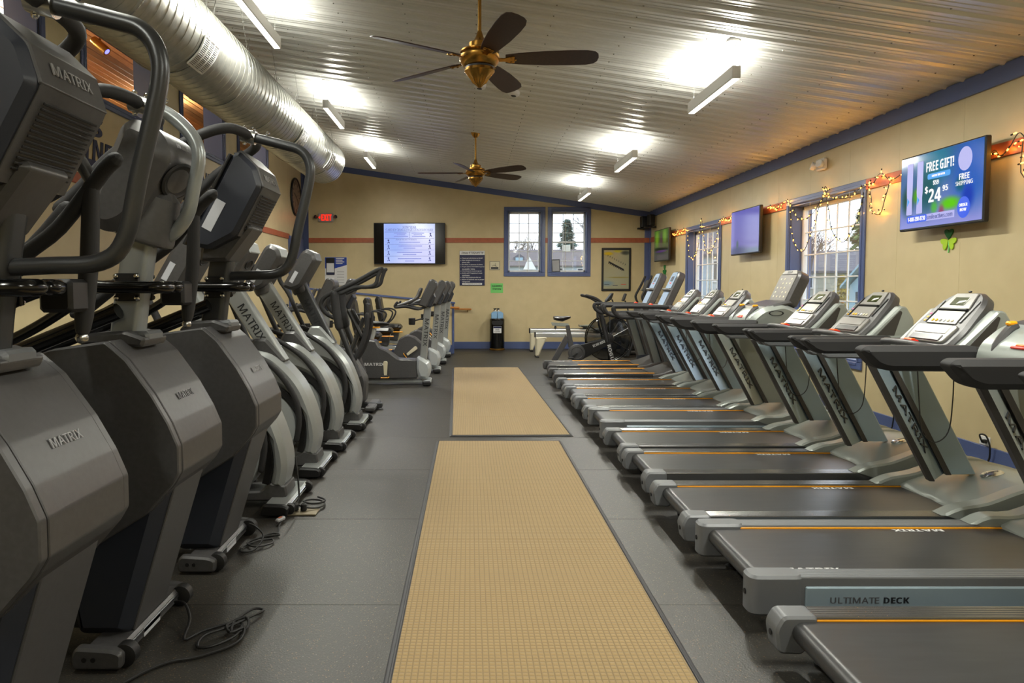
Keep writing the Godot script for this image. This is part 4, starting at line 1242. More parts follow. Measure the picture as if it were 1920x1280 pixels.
func _rev(a: Array) -> PackedVector2Array:
	var p := PackedVector2Array(a)
	p.reverse()
	return p

func _ringxz(x: float, y: float, hx: float, hz: float) -> PackedVector3Array:
	var o := PackedVector3Array()
	for q in rounded([-hx, -hz, hx, -hz, hx, hz, -hx, hz], 0.028, 3): o.append(Vector3(x + q.x, y, -q.y))
	return o

func elliptical(dark: bool) -> Node3D:
	# local x = 0 at the front of the foot, z towards the viewer
	var o := thing("elliptical_trainer", "", "exercise machine")
	var body: Material = M.silver
	var outer := curve2([-0.62, 0.98, -0.46, 0.985, -0.31, 0.93, -0.125, 0.735, -0.02, 0.50, 0.02, 0.30, -0.01, 0.135], 4)
	var inner := curve2([-0.10, 0.155, -0.077, 0.28, -0.085, 0.42, -0.14, 0.555, -0.26, 0.68, -0.42, 0.745, -0.60, 0.73], 4)
	var arch := outer.duplicate()
	arch.append_array(inner)
	part("arch_shroud", mb().ext(arch, -0.135, 0.135, 0.035), body, o)
	# black lip inside the arch
	var lip := []
	for p in inner: lip.append(p)
	var back := inner.duplicate()
	back.reverse()
	for p in back:
		var dir: Vector2 = (Vector2(-0.45, 0.25) - p).normalized()
		lip.append(p + dir * 0.055)
	part("arch_lip", mb().ext(lip, -0.115, 0.115, 0.006), M.black, o)
	part("flywheel_cover", mb().lathe([Vector2(0.30, -0.085), Vector2(0.315, -0.06), Vector2(0.315, 0.06), Vector2(0.30, 0.085), Vector2(0.16, 0.105), Vector2(0.02, 0.11)], 36), M.silver_light, o, Vector3(-0.47, 0.37, 0), Basis(Vector3(1, 0, 0), PI / 2))
	part("foot_wedge", mb().ext(rounded([0.01, 0.155, -0.10, 0.175, -0.16, 0.12, -0.55, 0.10, -0.60, 0.05, -0.02, 0.05, 0.02, 0.09], 0.012), -0.12, 0.12, 0.012), M.charcoal, o)
	part("front_foot", mb().box(Vector3(-0.015, 0.05, 0), Vector3(0.16, 0.055, 0.60), 0.012), M.silver, o)
	part("foot_trim", mb().box(Vector3(0.066, 0.056, 0), Vector3(0.008, 0.02, 0.54), 0.003), M.chrome, o)
	for s in [-1, 1]:
		part("foot_cap", mb().ext(rounded([-0.105, 0.012, 0.07, 0.012, 0.08, 0.065, 0.05, 0.082, -0.09, 0.088, -0.105, 0.05], 0.02), s * 0.30 - 0.025, s * 0.30 + 0.025, 0.010), M.black, o)
		part("transport_wheel", mb().lathe([Vector2(0.022, -0.022), Vector2(0.036, -0.018), Vector2(0.036, 0.018), Vector2(0.022, 0.022)], 16), M.rubber_black, o, Vector3(0.07, 0.042, s * 0.255), Basis(Vector3(1, 0, 0), PI / 2))
		# curved link arm beside the arch
		part("link_arm", mb().tube(v3([-0.66, 1.06, s * 0.19, -0.48, 0.98, s * 0.19, -0.29, 0.84, s * 0.19, -0.15, 0.63, s * 0.18, -0.115, 0.45, s * 0.17, -0.14, 0.28, s * 0.165]), 0.022, 10, 4, true), M.foam, o)
		part("crank_boss", mb().lathe([Vector2(0.035, -0.02), Vector2(0.04, 0.0), Vector2(0.03, 0.03)], 14), M.charcoal, o, Vector3(-0.30, 0.12, s * 0.14), Basis(Vector3(1, 0, 0), s * PI / 2))
		part("handle_arm", mb().tube(v3([-0.60, 0.95, s * 0.24, -0.72, 1.20, s * 0.26, -0.82, 1.42, s * 0.28, -0.92, 1.58, s * 0.28, -0.88, 1.70, s * 0.25]), 0.024, 10, 4, true), M.foam, o)
		part("pedal_arm", mb().tube(v3([-0.45, 0.40, s * 0.16, -1.10, 0.30, s * 0.17, -1.75, 0.24, s * 0.17]), 0.026, 8), M.silver, o)
		part("pedal", mb().ext(rounded([-1.0, 0.33, -1.36, 0.30, -1.37, 0.34, -1.0, 0.40, -0.96, 0.38], 0.012), s * 0.17 - 0.075, s * 0.17 + 0.075, 0.012), M.rubber_black, o)
	part("rear_frame", mb().ext(v2([-0.4, 0.05, -0.4, 0.14, -1.85, 0.12, -1.85, 0.05]), -0.06, 0.06, 0.01), M.silver, o)
	part("rear_foot", mb().box(Vector3(-1.80, 0.042, 0), Vector3(0.12, 0.055, 0.56), 0.012), M.charcoal, o)
	# mast
	var mm: Material = M.dark_tube if dark else M.silver
	var a := Vector3(-0.335, 0.92, 0)
	var e := Vector3(-0.70, 1.50, 0)
	if dark: e = Vector3(-0.62, 1.50, 0)
	var up := (e - a).normalized()
	var n := Vector3(up.y, -up.x, 0)
	var mx := mb()
	mx.t = Transform3D(Basis(n, Vector3(0, 0, -1), up), a)
	mx.ext(rounded([-0.072, -0.055, 0.072, -0.055, 0.072, 0.055, -0.072, 0.055], 0.022), -0.06, (e - a).length(), 0.004)
	part("mast", mx, mm, o)
	text("MATRIX", 0.33, 0.062, M.letter_dark, o, a.lerp(e, 0.50) + Vector3(0, 0, 0.0565), Basis(-up, n, Vector3(0, 0, 1)) if true else Basis.IDENTITY, sans, 0.003)
	part("mast_root", mb().ext(rounded([-0.56, 0.97, -0.30, 0.86, -0.24, 0.90, -0.40, 1.08, -0.50, 1.08], 0.02), -0.085, 0.085, 0.02), M.charcoal if not dark else M.silver, o)
	# console
	var c := Node3D.new()
	c.name = "console"
	o.add_child(c)
	var off := Vector3(e.x + 0.70, 0, 0)
	c.position = off
	part("housing", mb().ext(rounded([-0.86, 1.50, -0.65, 1.86, -0.60, 1.885, -0.52, 1.845, -0.50, 1.77, -0.66, 1.50, -0.76, 1.46], 0.035, 4), -0.165, 0.165, 0.03), M.charcoal, c)
	part("top_cover", mb().ext(rounded([-0.645, 1.865, -0.60, 1.892, -0.515, 1.85, -0.493, 1.775, -0.50, 1.765, -0.53, 1.838, -0.60, 1.876], 0.004), -0.13, 0.13, 0.004), M.silver_light if not dark else M.cap_grey, c)
	if not dark:
		var n2 := Vector3(0.86, -0.51, 0)
		var bo := Basis(Vector3(0.51, 0.86, 0), n2, Vector3(0.51, 0.86, 0).cross(n2)) * Basis.from_scale(Vector3(1, 1, 1.7))
		part("vent_ring", mb().lathe([Vector2(0.036, 0.0), Vector2(0.044, 0.004), Vector2(0.04, 0.01), Vector2(0.033, 0.004)], 22), M.slot, c, Vector3(-0.555, 1.68, 0), bo)
	part("neck", mb().lathe([Vector2(0.075, 0.0), Vector2(0.085, 0.02), Vector2(0.095, 0.10), Vector2(0.07, 0.13)], 18), M.charcoal if not dark else M.dark_tube, c, Vector3(-0.69, 1.43, 0), Basis(Vector3(0, 0, 1), 0.35))
	part("serial_label", mb().box(Vector3.ZERO, Vector3(0.13, 0.04, 0.002)), M.label_print, c, Vector3(-0.73, 1.60, 0.166), Basis(Vector3(0, 0, 1), 1.05))
	return o

func left_machines() -> void:
	var g := "climbers at the front of the left row"
	var a := climber(1)
	a.position = V(-1.445, 0, 2.06)
	tag(a, "closest dark climber, its big vented console cut by the left edge", "", g)
	var b := climber(2)
	b.position = V(-1.445, 0, 2.94)
	tag(b, "middle climber with silver mast and silver overhead loop and a round vent on its console", "", g)
	var th := dup(a, "third dark climber, with a small slatted console below the end of the duct", V(-1.42, 0, 3.86), g)
	th.get_node("console").position = Vector3(-0.05, 0.015, 0)
	for q in ["arm_upright", "arm_handle", "arm_grip", "arm_pivot", "arm_joint"]:
		var gone: Node = th.get_node(q)
		th.remove_child(gone)
		gone.free()
	part("serial_label", mb().box(Vector3.ZERO, Vector3(0.17, 0.055, 0.002)), M.label_print, th.get_node("console"), Vector3(0.125, 1.86, 0.1965), Basis(Vector3(0, 0, 1), 1.07))
	g = "grey ellipticals with arched front shrouds in the left row"
	var e := elliptical(false)
	e.position = V(-1.255, 0, 4.74)
	tag(e, "grey elliptical with arched shroud right behind the third climber, cables by its foot", "", g)
	dup(e, "second grey elliptical of the arched four, its lettering partly hidden by the third climber", V(-1.245, 0, 5.65), g)
	dup(e, "third grey elliptical of the arched four, its full lettering on a pale mast", V(-1.23, 0, 6.52), g)
	var f := elliptical(true)
	f.position = V(-1.19, 0, 7.42)
	tag(f, "last arched elliptical, with a dark mast and dark console, before the black arm trainer", "", g)

# ---------------------------------------------------------------- machines at the back
func bike(recumbent: bool) -> Node3D:
	# local x = 0 at the nose, facing the aisle
	var o := thing("recumbent_bike" if recumbent else "exercise_bike", "", "exercise bike")
	part("base_rail", mb().box(Vector3(-0.62, 0.05, 0), Vector3(1.15, 0.05, 0.09), 0.01), M.silver_light, o)
	part("side_shroud", mb().ext(rounded([-0.93, 0.70, -0.75, 0.68, -0.70, 0.58, -0.58, 0.53, -0.41, 0.40, -0.13, 0.39, -0.12, 0.10, -0.96, 0.09, -1.10, 0.36] if not recumbent else [-0.62, 0.60, -0.50, 0.66, -0.36, 0.62, -0.20, 0.48, -0.12, 0.38, -0.12, 0.10, -0.72, 0.09, -0.74, 0.34], 0.03), -0.13, 0.13, 0.02), M.charcoal, o)
	part("nose_shroud", mb().ext(rounded([-0.13, 0.43, -0.04, 0.415, 0.06, 0.35, 0.09, 0.26, 0.075, 0.16, 0.03, 0.085, -0.10, 0.10, -0.145, 0.25], 0.03), -0.14, 0.14, 0.045), M.silver_light, o)
	part("front_foot", mb().box(Vector3(0.03, 0.045, 0), Vector3(0.11, 0.06, 0.50), 0.015), M.silver_light, o)
	for s in [-1, 1]: part("foot_cap", mb().box(Vector3(0.03, 0.045, s * 0.255), Vector3(0.125, 0.07, 0.05), 0.015), M.black, o)
	part("rear_foot", mb().box(Vector3(-1.15, 0.04, 0), Vector3(0.10, 0.05, 0.46), 0.012), M.charcoal, o)
	var mx := mb()
	mx.t = Transform3D(Basis(Vector3(1, 0, 0), Vector3(0, 0, -1), Vector3(0.085, 1, 0)), Vector3(-0.035, 0.36, 0))
	mx.ext(rounded([-0.055, -0.05, 0.055, -0.05, 0.055, 0.05, -0.055, 0.05], 0.018), 0.0, 0.88, 0.003)
	part("mast", mx, M.silver, o)
	text("MATRIX", 0.42, 0.06, M.letter_dark, o, Vector3(0.01, 0.80, 0.052), Basis(Vector3(-0.085, -0.996, 0), Vector3(0.996, -0.085, 0), Vector3(0, 0, 1)), sans, 0.003)
	text("MATRIX", 0.30, 0.045, M.letter_white, o, Vector3(-0.77 if not recumbent else -0.42, 0.32 if not recumbent else 0.17, 0.131), Basis.IDENTITY, bold, 0.003)
	part("console", mb().ext(rounded([-0.11, 1.22, 0.07, 1.60, 0.12, 1.615, 0.18, 1.57, 0.19, 1.50, 0.02, 1.18], 0.02), -0.16, 0.16, 0.02), M.charcoal, o)
	part("console_back", mb().ext(rounded([0.02, 1.20, 0.13, 1.40, 0.16, 1.34, 0.09, 1.18], 0.01), -0.12, 0.12, 0.01), M.navy_plastic, o)
	for s in [-1, 1]:
		part("handlebar", mb().tube(v3([0.02, 1.20, s * 0.05, -0.10, 1.16, s * 0.18, -0.28, 1.20, s * 0.25, -0.44, 1.19, s * 0.25, -0.41, 1.26, s * 0.25]), 0.020, 8, 4, true), M.foam, o)
		part("aero_bar", mb().tube(v3([-0.44, 1.20, s * 0.21, -0.25, 1.265, s * 0.20, -0.13, 1.33, s * 0.17, -0.07, 1.46, s * 0.15]), 0.022, 8, 4, true), M.charcoal, o)
		var cx := -0.60 if not recumbent else -0.36
		var cy := 0.32 if not recumbent else 0.42
		var cr := part("crank", mb().ext(rounded([-0.035, 0.05, 0.035, 0.05, 0.022, -0.17, -0.022, -0.17], 0.03), -0.012, 0.012, 0.005), M.cream, o, Vector3(cx, cy, s * 0.155), Basis(Vector3(0, 0, 1), (0.0 if not recumbent else -0.9) + (PI if s < 0 else 0.0)))
		part("pedal", mb().box(Vector3(0, -0.175, s * 0.055), Vector3(0.10, 0.025, 0.09), 0.006), M.rubber_black, cr)
		part("pedal_strap", mb().box(Vector3(0, -0.190, s * 0.055), Vector3(0.12, 0.012, 0.10), 0.004), M.orange, cr)
	part("cup_holder", mb().lathe([Vector2(0.045, 0), Vector2(0.05, 0.01), Vector2(0.052, 0.10), Vector2(0.044, 0.10)], 16), M.black, o, Vector3(-0.20, 0.92, 0.10))
	part("holder_arm", mb().tube(v3([-0.17, 0.98, 0.08, 0.0, 1.02, 0.03]), 0.012, 6), M.black, o)
	if not recumbent:
		part("seat_post", mb().tube(v3([-0.84, 0.62, 0, -0.78, 0.86, 0]), 0.03, 12), M.silver_light, o)
		part("saddle", mb().loft([_sadd(-0.94, 0.955, 0.11, 0.035), _sadd(-0.88, 0.95, 0.125, 0.05), _sadd(-0.76, 0.94, 0.10, 0.05), _sadd(-0.64, 0.935, 0.05, 0.04), _sadd(-0.56, 0.925, 0.035, 0.025)]), M.vinyl, o)
		part("seat_lever", mb().box(Vector3(-0.80, 0.875, 0.05), Vector3(0.22, 0.022, 0.05), 0.008), M.orange, o)
	else:
		part("seat_rail", mb().ext(v2([-0.65, 0.22, -0.65, 0.30, -1.55, 0.42, -1.55, 0.34]), -0.06, 0.06, 0.008), M.silver_light, o)
		part("seat_cushion", mb().ext(rounded([-0.98, 0.58, -1.38, 0.56, -1.42, 0.64, -1.38, 0.70, -1.0, 0.70, -0.95, 0.64], 0.05), -0.22, 0.22, 0.05), M.vinyl, o)
		part("seat_carriage", mb().ext(v2([-1.05, 0.34, -1.35, 0.38, -1.40, 0.58, -1.0, 0.58]), -0.09, 0.09, 0.01), M.charcoal, o)
		part("seat_lever", mb().box(Vector3(-1.05, 0.54, 0.20), Vector3(0.26, 0.022, 0.05), 0.008), M.orange, o)
		part("backrest", mb().ext(rounded([-1.40, 0.74, -1.52, 1.22, -1.47, 1.30, -1.40, 1.26, -1.32, 0.80], 0.03), -0.20, 0.20, 0.04), M.vinyl, o)
		part("backrest_post", mb().tube(v3([-1.36, 0.52, 0, -1.44, 0.80, 0, -1.50, 1.10, 0]), 0.025, 8), M.charcoal, o)
		for s in [-1, 1]: part("side_handle", mb().tube(v3([-1.35, 0.66, s * 0.24, -1.20, 0.78, s * 0.29, -1.12, 0.95, s * 0.30, -1.22, 1.02, s * 0.30, -1.36, 1.02, s * 0.28]), 0.018, 8, 3, true), M.foam, o)
		part("rear_frame", mb().box(Vector3(-1.55, 0.20, 0), Vector3(0.08, 0.36, 0.08), 0.01), M.silver_light, o)
	return o

func _sadd(x: float, y: float, hw: float, hh: float) -> PackedVector3Array:
	var r := PackedVector3Array()
	for k in 12:
		var a := TAU * k / 12
		r.append(Vector3(x, y + hh * sin(a) * (0.6 if sin(a) > 0 else 1.0), -hw * cos(a)))
	return r

func arm_trainer() -> void:
	# black dual-arm trainer, two foam posts with looped handles reaching to the aisle
	var o := thing("arm_trainer", "black trainer with two foam-covered posts and long looped handles reaching toward the aisle", "exercise machine", V(-1.47, 0, 8.45))
	part("base_frame", mb().box(Vector3(-0.25, 0.05, 0), Vector3(1.3, 0.06, 0.10), 0.01), M.dark_tube, o)
	part("front_foot", mb().box(Vector3(0.28, 0.045, 0), Vector3(0.12, 0.06, 0.60), 0.015), M.charcoal, o)
	part("rear_foot", mb().box(Vector3(-0.85, 0.045, 0), Vector3(0.12, 0.06, 0.60), 0.015), M.charcoal, o)
	part("drive_shroud", mb().ext(rounded([-0.70, 0.08, 0.20, 0.08, 0.22, 0.38, 0.02, 0.72, -0.25, 0.78, -0.60, 0.55], 0.06), -0.12, 0.12, 0.03), M.charcoal, o)
	for s in [-1, 1]:
		var z: float = 0.20 * s
		part("post_strut", mb().tube(v3([0.14, 0.42, z, 0.02, 0.75, z, -0.10, 1.06, z]), 0.036, 10), M.dark_tube, o)
		part("post_foam", mb().tube(v3([-0.085, 1.02, z, -0.12, 1.20, z, -0.14, 1.40, z]), 0.052, 12, 0, true), M.foam, o)
		part("upper_handle", mb().tube(v3([-0.13, 1.12, z, -0.24, 1.18, z, -0.30, 1.28, z, -0.26, 1.37, z, -0.12, 1.45, z, 0.12, 1.56, z, 0.34, 1.68, z, 0.42, 1.71, z]), 0.026, 10, 4, true), M.foam, o)
		part("lower_handle", mb().tube(v3([-0.06, 1.42, z, 0.10, 1.49, z, 0.26, 1.495, z, 0.35, 1.53, z, 0.38, 1.62, z, 0.41, 1.70, z]), 0.024, 10, 4, true), M.foam, o)
		part("link", mb().tube(v3([0.02, 1.20, z * 0.7, 0.12, 1.0, z * 0.7, 0.17, 0.90, z * 0.7]), 0.026, 8, 3, true), M.black, o)
		part("lower_arm", mb().tube(v3([0.24, 1.16, z * 0.8, 0.23, 0.98, z * 0.8, 0.16, 0.76, z * 0.8, 0.04, 0.56, z * 0.8]), 0.030, 8, 4, true), M.foam, o)
	part("console", mb().box(Vector3(0.22, 1.20, 0), Vector3(0.06, 0.20, 0.22), 0.02), M.black, o, Vector3.ZERO)
	part("console_post", mb().tube(v3([0.02, 0.70, 0, 0.18, 1.12, 0]), 0.03, 8), M.dark_tube, o)

func rower(label: String, x: float, d: float) -> void:
	var o := thing("rowing_machine", label, "rowing machine", V(x, 0, d), "rowing machines by the back wall")
	part("monorail", mb().ext(v2([-0.035, -0.05, 0.035, -0.05, 0.035, 0.03, 0.02, 0.05, -0.02, 0.05, -0.035, 0.03]), 0.0, 1.75, 0.003), M.aluminium, o, Vector3(0, 0.47, 0), Basis(Vector3(0, 0, -1), Vector3(0, 1, 0), Vector3(1, 0, 0)))
	part("rail_track", mb().box(Vector3(0.88, 0.525, 0), Vector3(1.72, 0.012, 0.03), 0.003), M.black, o)
	part("rail_cap", mb().box(Vector3(-0.01, 0.475, 0), Vector3(0.03, 0.12, 0.085), 0.01), M.black, o)
	part("rear_leg", mb().ext(rounded([0.0, 0.42, 0.23, 0.42, 0.06, 0.03, 0.0, 0.03], 0.01), -0.12, 0.12, 0.02), M.cream, o)
	part("foot", mb().box(Vector3(0.03, 0.015, 0), Vector3(0.07, 0.03, 0.34), 0.008), M.rubber_black, o)
	part("seat", mb().ext(rounded([1.15, 0.56, 1.47, 0.56, 1.48, 0.60, 1.42, 0.615, 1.20, 0.60, 1.14, 0.615], 0.015), -0.15, 0.15, 0.02), M.grey_green, o)
	part("seat_carriage", mb().box(Vector3(1.31, 0.54, 0), Vector3(0.16, 0.04, 0.10), 0.008), M.black, o)
	part("foot_board", mb().ext(v2([1.62, 0.36, 1.80, 0.62, 1.83, 0.60, 1.66, 0.34]), -0.17, 0.17, 0.008), M.black, o)
	part("front_leg", mb().ext(rounded([1.85, 0.03, 1.95, 0.03, 2.10, 0.48, 1.90, 0.48], 0.01), -0.25, 0.25, 0.02), M.dark_tube, o)
	part("flywheel_cage", mb().lathe([Vector2(0.05, -0.09), Vector2(0.24, -0.085), Vector2(0.27, -0.05), Vector2(0.27, 0.05), Vector2(0.24, 0.085), Vector2(0.05, 0.09)], 28), M.black, o, Vector3(2.03, 0.50, 0), Basis(Vector3(1, 0, 0), PI / 2))
	part("front_boom", mb().tube(v3([1.72, 0.45, 0, 1.95, 0.62, 0, 2.20, 0.70, 0]), 0.035, 8), M.aluminium, o)
	part("monitor_arm", mb().tube(v3([2.0, 0.62, 0, 1.98, 0.95, 0, 1.90, 1.20, 0]), 0.016, 8, 3), M.black, o)
	part("monitor", mb().box(Vector3.ZERO, Vector3(0.04, 0.17, 0.15), 0.012), M.black, o, Vector3(1.88, 1.27, 0), Basis(Vector3(0, 0, 1), -0.35))

func air_bike() -> void:
	var o := thing("air_bike", "black air bike with big clear caged fan wheel behind the last treadmill", "exercise bike", V(2.59, 0, 12.95))
	var c := Vector3(0, 0.535, 0)
	var face := Basis(Vector3(1, 0, 0), PI / 2)
	for s in [-1, 1]:
		part("fan_guard", mb().lathe([Vector2(0.10, 0.004), Vector2(0.30, 0.0), Vector2(0.41, -0.02)], 40, false), M.smoke_glass, o, c + Vector3(0, 0, s * 0.09), face if s > 0 else Basis(Vector3(1, 0, 0), -PI / 2))
	var rim := []
	for k in 41: rim.append(Vector3(0.42 * cos(TAU * k / 40), 0.42 * sin(TAU * k / 40), 0))
	for s in [-1, 1]: part("guard_rim", mb().tube(rim, 0.012, 6), M.gloss_black, o, c + Vector3(0, 0, s * 0.075))
	part("hub", mb().lathe([Vector2(0.02, -0.10), Vector2(0.09, -0.09), Vector2(0.09, 0.09), Vector2(0.02, 0.10)], 20), M.black, o, c, face)
	for k in 8:
		part("fan_blade", mb().box(Vector3(0.23, 0, 0), Vector3(0.30, 0.006, 0.11), 0.002), M.black, o, c, Basis(Vector3(0, 0, 1), TAU * k / 8 + 0.2))
	for k in 6:
		part("guard_spoke", mb().tube([Vector3(0.09, 0, 0.10), Vector3(0.415, 0, 0.082)], 0.009, 6), M.gloss_black, o, c, Basis(Vector3(0, 0, 1), TAU * k / 6 + 0.5))
	var ms := mb()
	ms.t = Transform3D(Basis(Vector3(1, 0, 0), Vector3(0, 0, -1), Vector3(-0.262, 1, 0)), Vector3(0.075, 0.06, 0.13))
	ms.ext(rounded([-0.045, -0.03, 0.045, -0.03, 0.045, 0.03, -0.045, 0.03], 0.008), 0.0, 1.08, 0.003)
	part("mast", ms, M.black, o)
	text("ROGUE", 0.36, 0.06, M.letter_white, o, Vector3(0.025, 0.25, 0.162), Basis(Vector3(0.254, -0.967, 0), Vector3(0.967, 0.254, 0), Vector3(0, 0, 1)), bold, 0.003)
	part("chain_cover", mb().ext(rounded([-0.62, 0.12, -0.56, 0.12, 0.0, 0.42, 0.0, 0.56, -0.12, 0.52, -0.66, 0.40], 0.05), 0.115, 0.155, 0.01), M.black, o)
	text("ECHO BIKE", 0.24, 0.045, M.letter_white, o, Vector3(-0.20, 0.445, 0.157), Basis(Vector3(0, 0, 1), 0.40), bold, 0.003)
	part("crank_housing", mb().lathe([Vector2(0.05, -0.07), Vector2(0.15, -0.06), Vector2(0.16, 0.0), Vector2(0.15, 0.06), Vector2(0.11, 0.065), Vector2(0.10, 0.055), Vector2(0.02, 0.06)], 32), M.charcoal, o, Vector3(-0.61, 0.275, 0.12), face)
	for s in [-1, 1]:
		part("crank", mb().box(Vector3(0, 0.08, 0), Vector3(0.03, 0.18, 0.02), 0.006), M.dark_tube, o, Vector3(-0.61, 0.275, s * 0.20), Basis(Vector3(0, 0, 1), 2.2 if s > 0 else -0.94))
		part("pedal", mb().box(Vector3.ZERO, Vector3(0.10, 0.025, 0.09), 0.006), M.rubber_black, o, Vector3(-0.61 - s * 0.125, 0.275 - s * 0.085, s * 0.26))
		part("base_foot", mb().box(Vector3(-1.08 if s < 0 else 0.15, 0.035, 0), Vector3(0.09, 0.05, 0.58), 0.012), M.dark_tube, o)
		part("handle", mb().tube(v3([-0.06, 0.48, s * 0.20, -0.16, 0.90, s * 0.23, -0.15, 1.16, s * 0.25, -0.22, 1.24, s * 0.25, -0.32, 1.295, s * 0.26, -0.46, 1.335, s * 0.26]), [0.020, 0.020, 0.022, 0.026, 0.028, 0.028], 10, 3, true), M.foam, o)
	part("base_beam", mb().ext(v2([-1.08, 0.03, -1.08, 0.10, 0.15, 0.10, 0.15, 0.03]), -0.04, 0.04, 0.006), M.dark_tube, o)
	part("rear_strut", mb().ext(rounded([-1.10, 0.06, -0.98, 0.06, -0.74, 0.50, -0.80, 0.60], 0.01), -0.035, 0.035, 0.006), M.charcoal, o)
	part("seat_tube", mb().ext(rounded([-0.80, 0.78, -0.73, 0.78, -0.64, 0.36, -0.74, 0.36], 0.01), -0.035, 0.035, 0.006), M.charcoal, o)
	part("seat_slider", mb().ext(v2([-1.07, 0.83, -0.75, 0.81, -0.73, 0.75, -1.05, 0.77]), -0.03, 0.03, 0.005), M.grey_green, o)
	part("slider_knob", mb().lathe([Vector2(0.008, -0.07), Vector2(0.024, -0.06), Vector2(0.02, -0.02), Vector2(0.008, 0.0)], 12), M.black, o, Vector3(-0.99, 0.77, 0))
	part("saddle", mb().loft([_sadd(-1.02, 0.92, 0.115, 0.04), _sadd(-0.96, 0.915, 0.125, 0.055), _sadd(-0.86, 0.905, 0.09, 0.06), _sadd(-0.76, 0.925, 0.045, 0.04), _sadd(-0.71, 0.93, 0.03, 0.022)]), M.brown_seat, o)
	part("monitor", mb().box(Vector3.ZERO, Vector3(0.03, 0.19, 0.17), 0.012), M.black, o, Vector3(-0.02, 1.30, 0.12), Basis(Vector3(0, 0, 1), -0.65))
	part("monitor_arm", mb().tube(v3([-0.20, 1.12, 0.13, -0.08, 1.22, 0.12, 0.0, 1.25, 0.12]), 0.014, 6), M.black, o)

func far_machines() -> void:
	var a := bike(false)
	a.position = V(-0.68, 0, 10.62)
	tag(a, "dark upright exercise bike with lettered side shroud, first of the far bikes")
	dup(a, "upright exercise bike behind the arm trainer, its console under the poster's left half", V(-1.93, 0, 9.12), "upright bikes behind the arm trainer")
	dup(a, "upright exercise bike behind the arm trainer, its console under the poster's right edge", V(-1.79, 0, 9.90), "upright bikes behind the arm trainer")
	var b := bike(true)
	b.position = V(-0.60, 0, 12.15)
	tag(b, "recumbent bike with thick black seat just behind the upright bike", "", "recumbent bikes before the ramp wall")
	dup(b, "recumbent bike in the middle of the three before the ramp wall", V(-0.55, 0, 13.55), "recumbent bikes before the ramp wall")
	dup(b, "recumbent bike farthest from the viewer, right by the ramp wall", V(-0.50, 0, 14.85), "recumbent bikes before the ramp wall")
	arm_trainer()
	rower("pale-legged rowing machine nearer the viewer, left of the air bike", 1.40, 14.75)
	rower("pale-legged rowing machine close against the back wall under the windows", 1.40, 16.1)
	air_bike()
	var o := thing("stand_trainer", "black trainer in the far right corner with two tall curved handles above the dark treadmills", "exercise machine", V(3.86, 0, 15.42))
	part("base_frame", mb().box(Vector3(-0.1, 0.05, 0), Vector3(0.9, 0.07, 0.5), 0.02), M.charcoal, o)
	part("body_shroud", mb().ext(rounded([-0.35, 0.08, 0.30, 0.08, 0.28, 0.45, 0.12, 0.72, -0.15, 0.60], 0.05), -0.16, 0.16, 0.03), M.black, o)
	part("post", mb().tube(v3([0.10, 0.60, 0, 0.06, 1.0, 0, 0.02, 1.42, 0]), 0.035, 10), M.dark_tube, o)
	part("cross_bar", mb().tube(v3([0.02, 1.42, -0.30, 0.02, 1.42, 0.30]), 0.018, 8), M.silver, o)
	for s in [-1, 1]: part("handle", mb().tube(v3([0.10, 0.70, s * 0.28, -0.02, 1.05, s * 0.29, -0.10, 1.24, s * 0.30, -0.09, 1.33, s * 0.30, 0.0, 1.50, s * 0.30, 0.10, 1.72, s * 0.28]), [0.018, 0.018, 0.026, 0.026, 0.026, 0.024], 10, 4, true), M.foam, o)
	part("console", mb().box(Vector3.ZERO, Vector3(0.05, 0.26, 0.22), 0.015), M.charcoal, o, Vector3(0.05, 1.52, 0), Basis(Vector3(0, 0, 1), -0.4))
	o = thing("waste_bin", "tall dark round bin with a slanted lid between the air bike and the last treadmill", "bin", V(3.42, 0, 13.55))
	part("drum", mb().lathe([Vector2(0.13, 0.0), Vector2(0.15, 0.02), Vector2(0.16, 0.50), Vector2(0.165, 0.52), Vector2(0.15, 0.53)], 28), M.navy_plastic, o)
	part("lid", mb().lathe([Vector2(0.165, 0.52), Vector2(0.165, 0.56), Vector2(0.13, 0.66), Vector2(0.05, 0.70), Vector2(0.01, 0.70)], 28), M.dark_tube, o)

# ---------------------------------------------------------------- things on the walls
func screen_light(o: Node3D, w: float, h: float, c: Color, e: float, at: Vector3, b: Basis) -> void:
	var l := AreaLight3D.new()
	l.name = "screen_light"
	l.light_color = c
	l.light_energy = e
	l.area_size = Vector2(w, h)
	l.area_range = 30
	l.area_attenuation = 2.0
	l.shadow_enabled = true
	l.transform = Transform3D(Basis(-b.x, b.y, -b.z), at)
	o.add_child(l)

func screen_mat(im: Image, e: float) -> StandardMaterial3D:
	var m := mat(Color(0.02, 0.02, 0.02), 0.12)
	m.emission_enabled = true
	m.emission_operator = BaseMaterial3D.EMISSION_OP_MULTIPLY
	m.emission = Color(1, 1, 1)
	m.emission_texture = img_tex(im)
	m.emission_energy_multiplier = e
	return m

func blobs(w: int, h: int, base: Color, low: Color, list: Array) -> Image:
	var im := Image.create(w, h, false, Image.FORMAT_RGB8)
	for y in h:
		for x in w:
			var c := base.lerp(low, float(y) / h)
			for b in list:
				var dx: float = (float(x) / w - b[0]) / b[2]
				var dy: float = (float(y) / h - b[1]) / b[3]
				var k := clampf(1.25 - sqrt(dx * dx + dy * dy), 0, 1)
				c = c.lerp(b[4], k * k * (3 - 2 * k) * b[5])
			im.set_pixel(x, y, c)
	return im

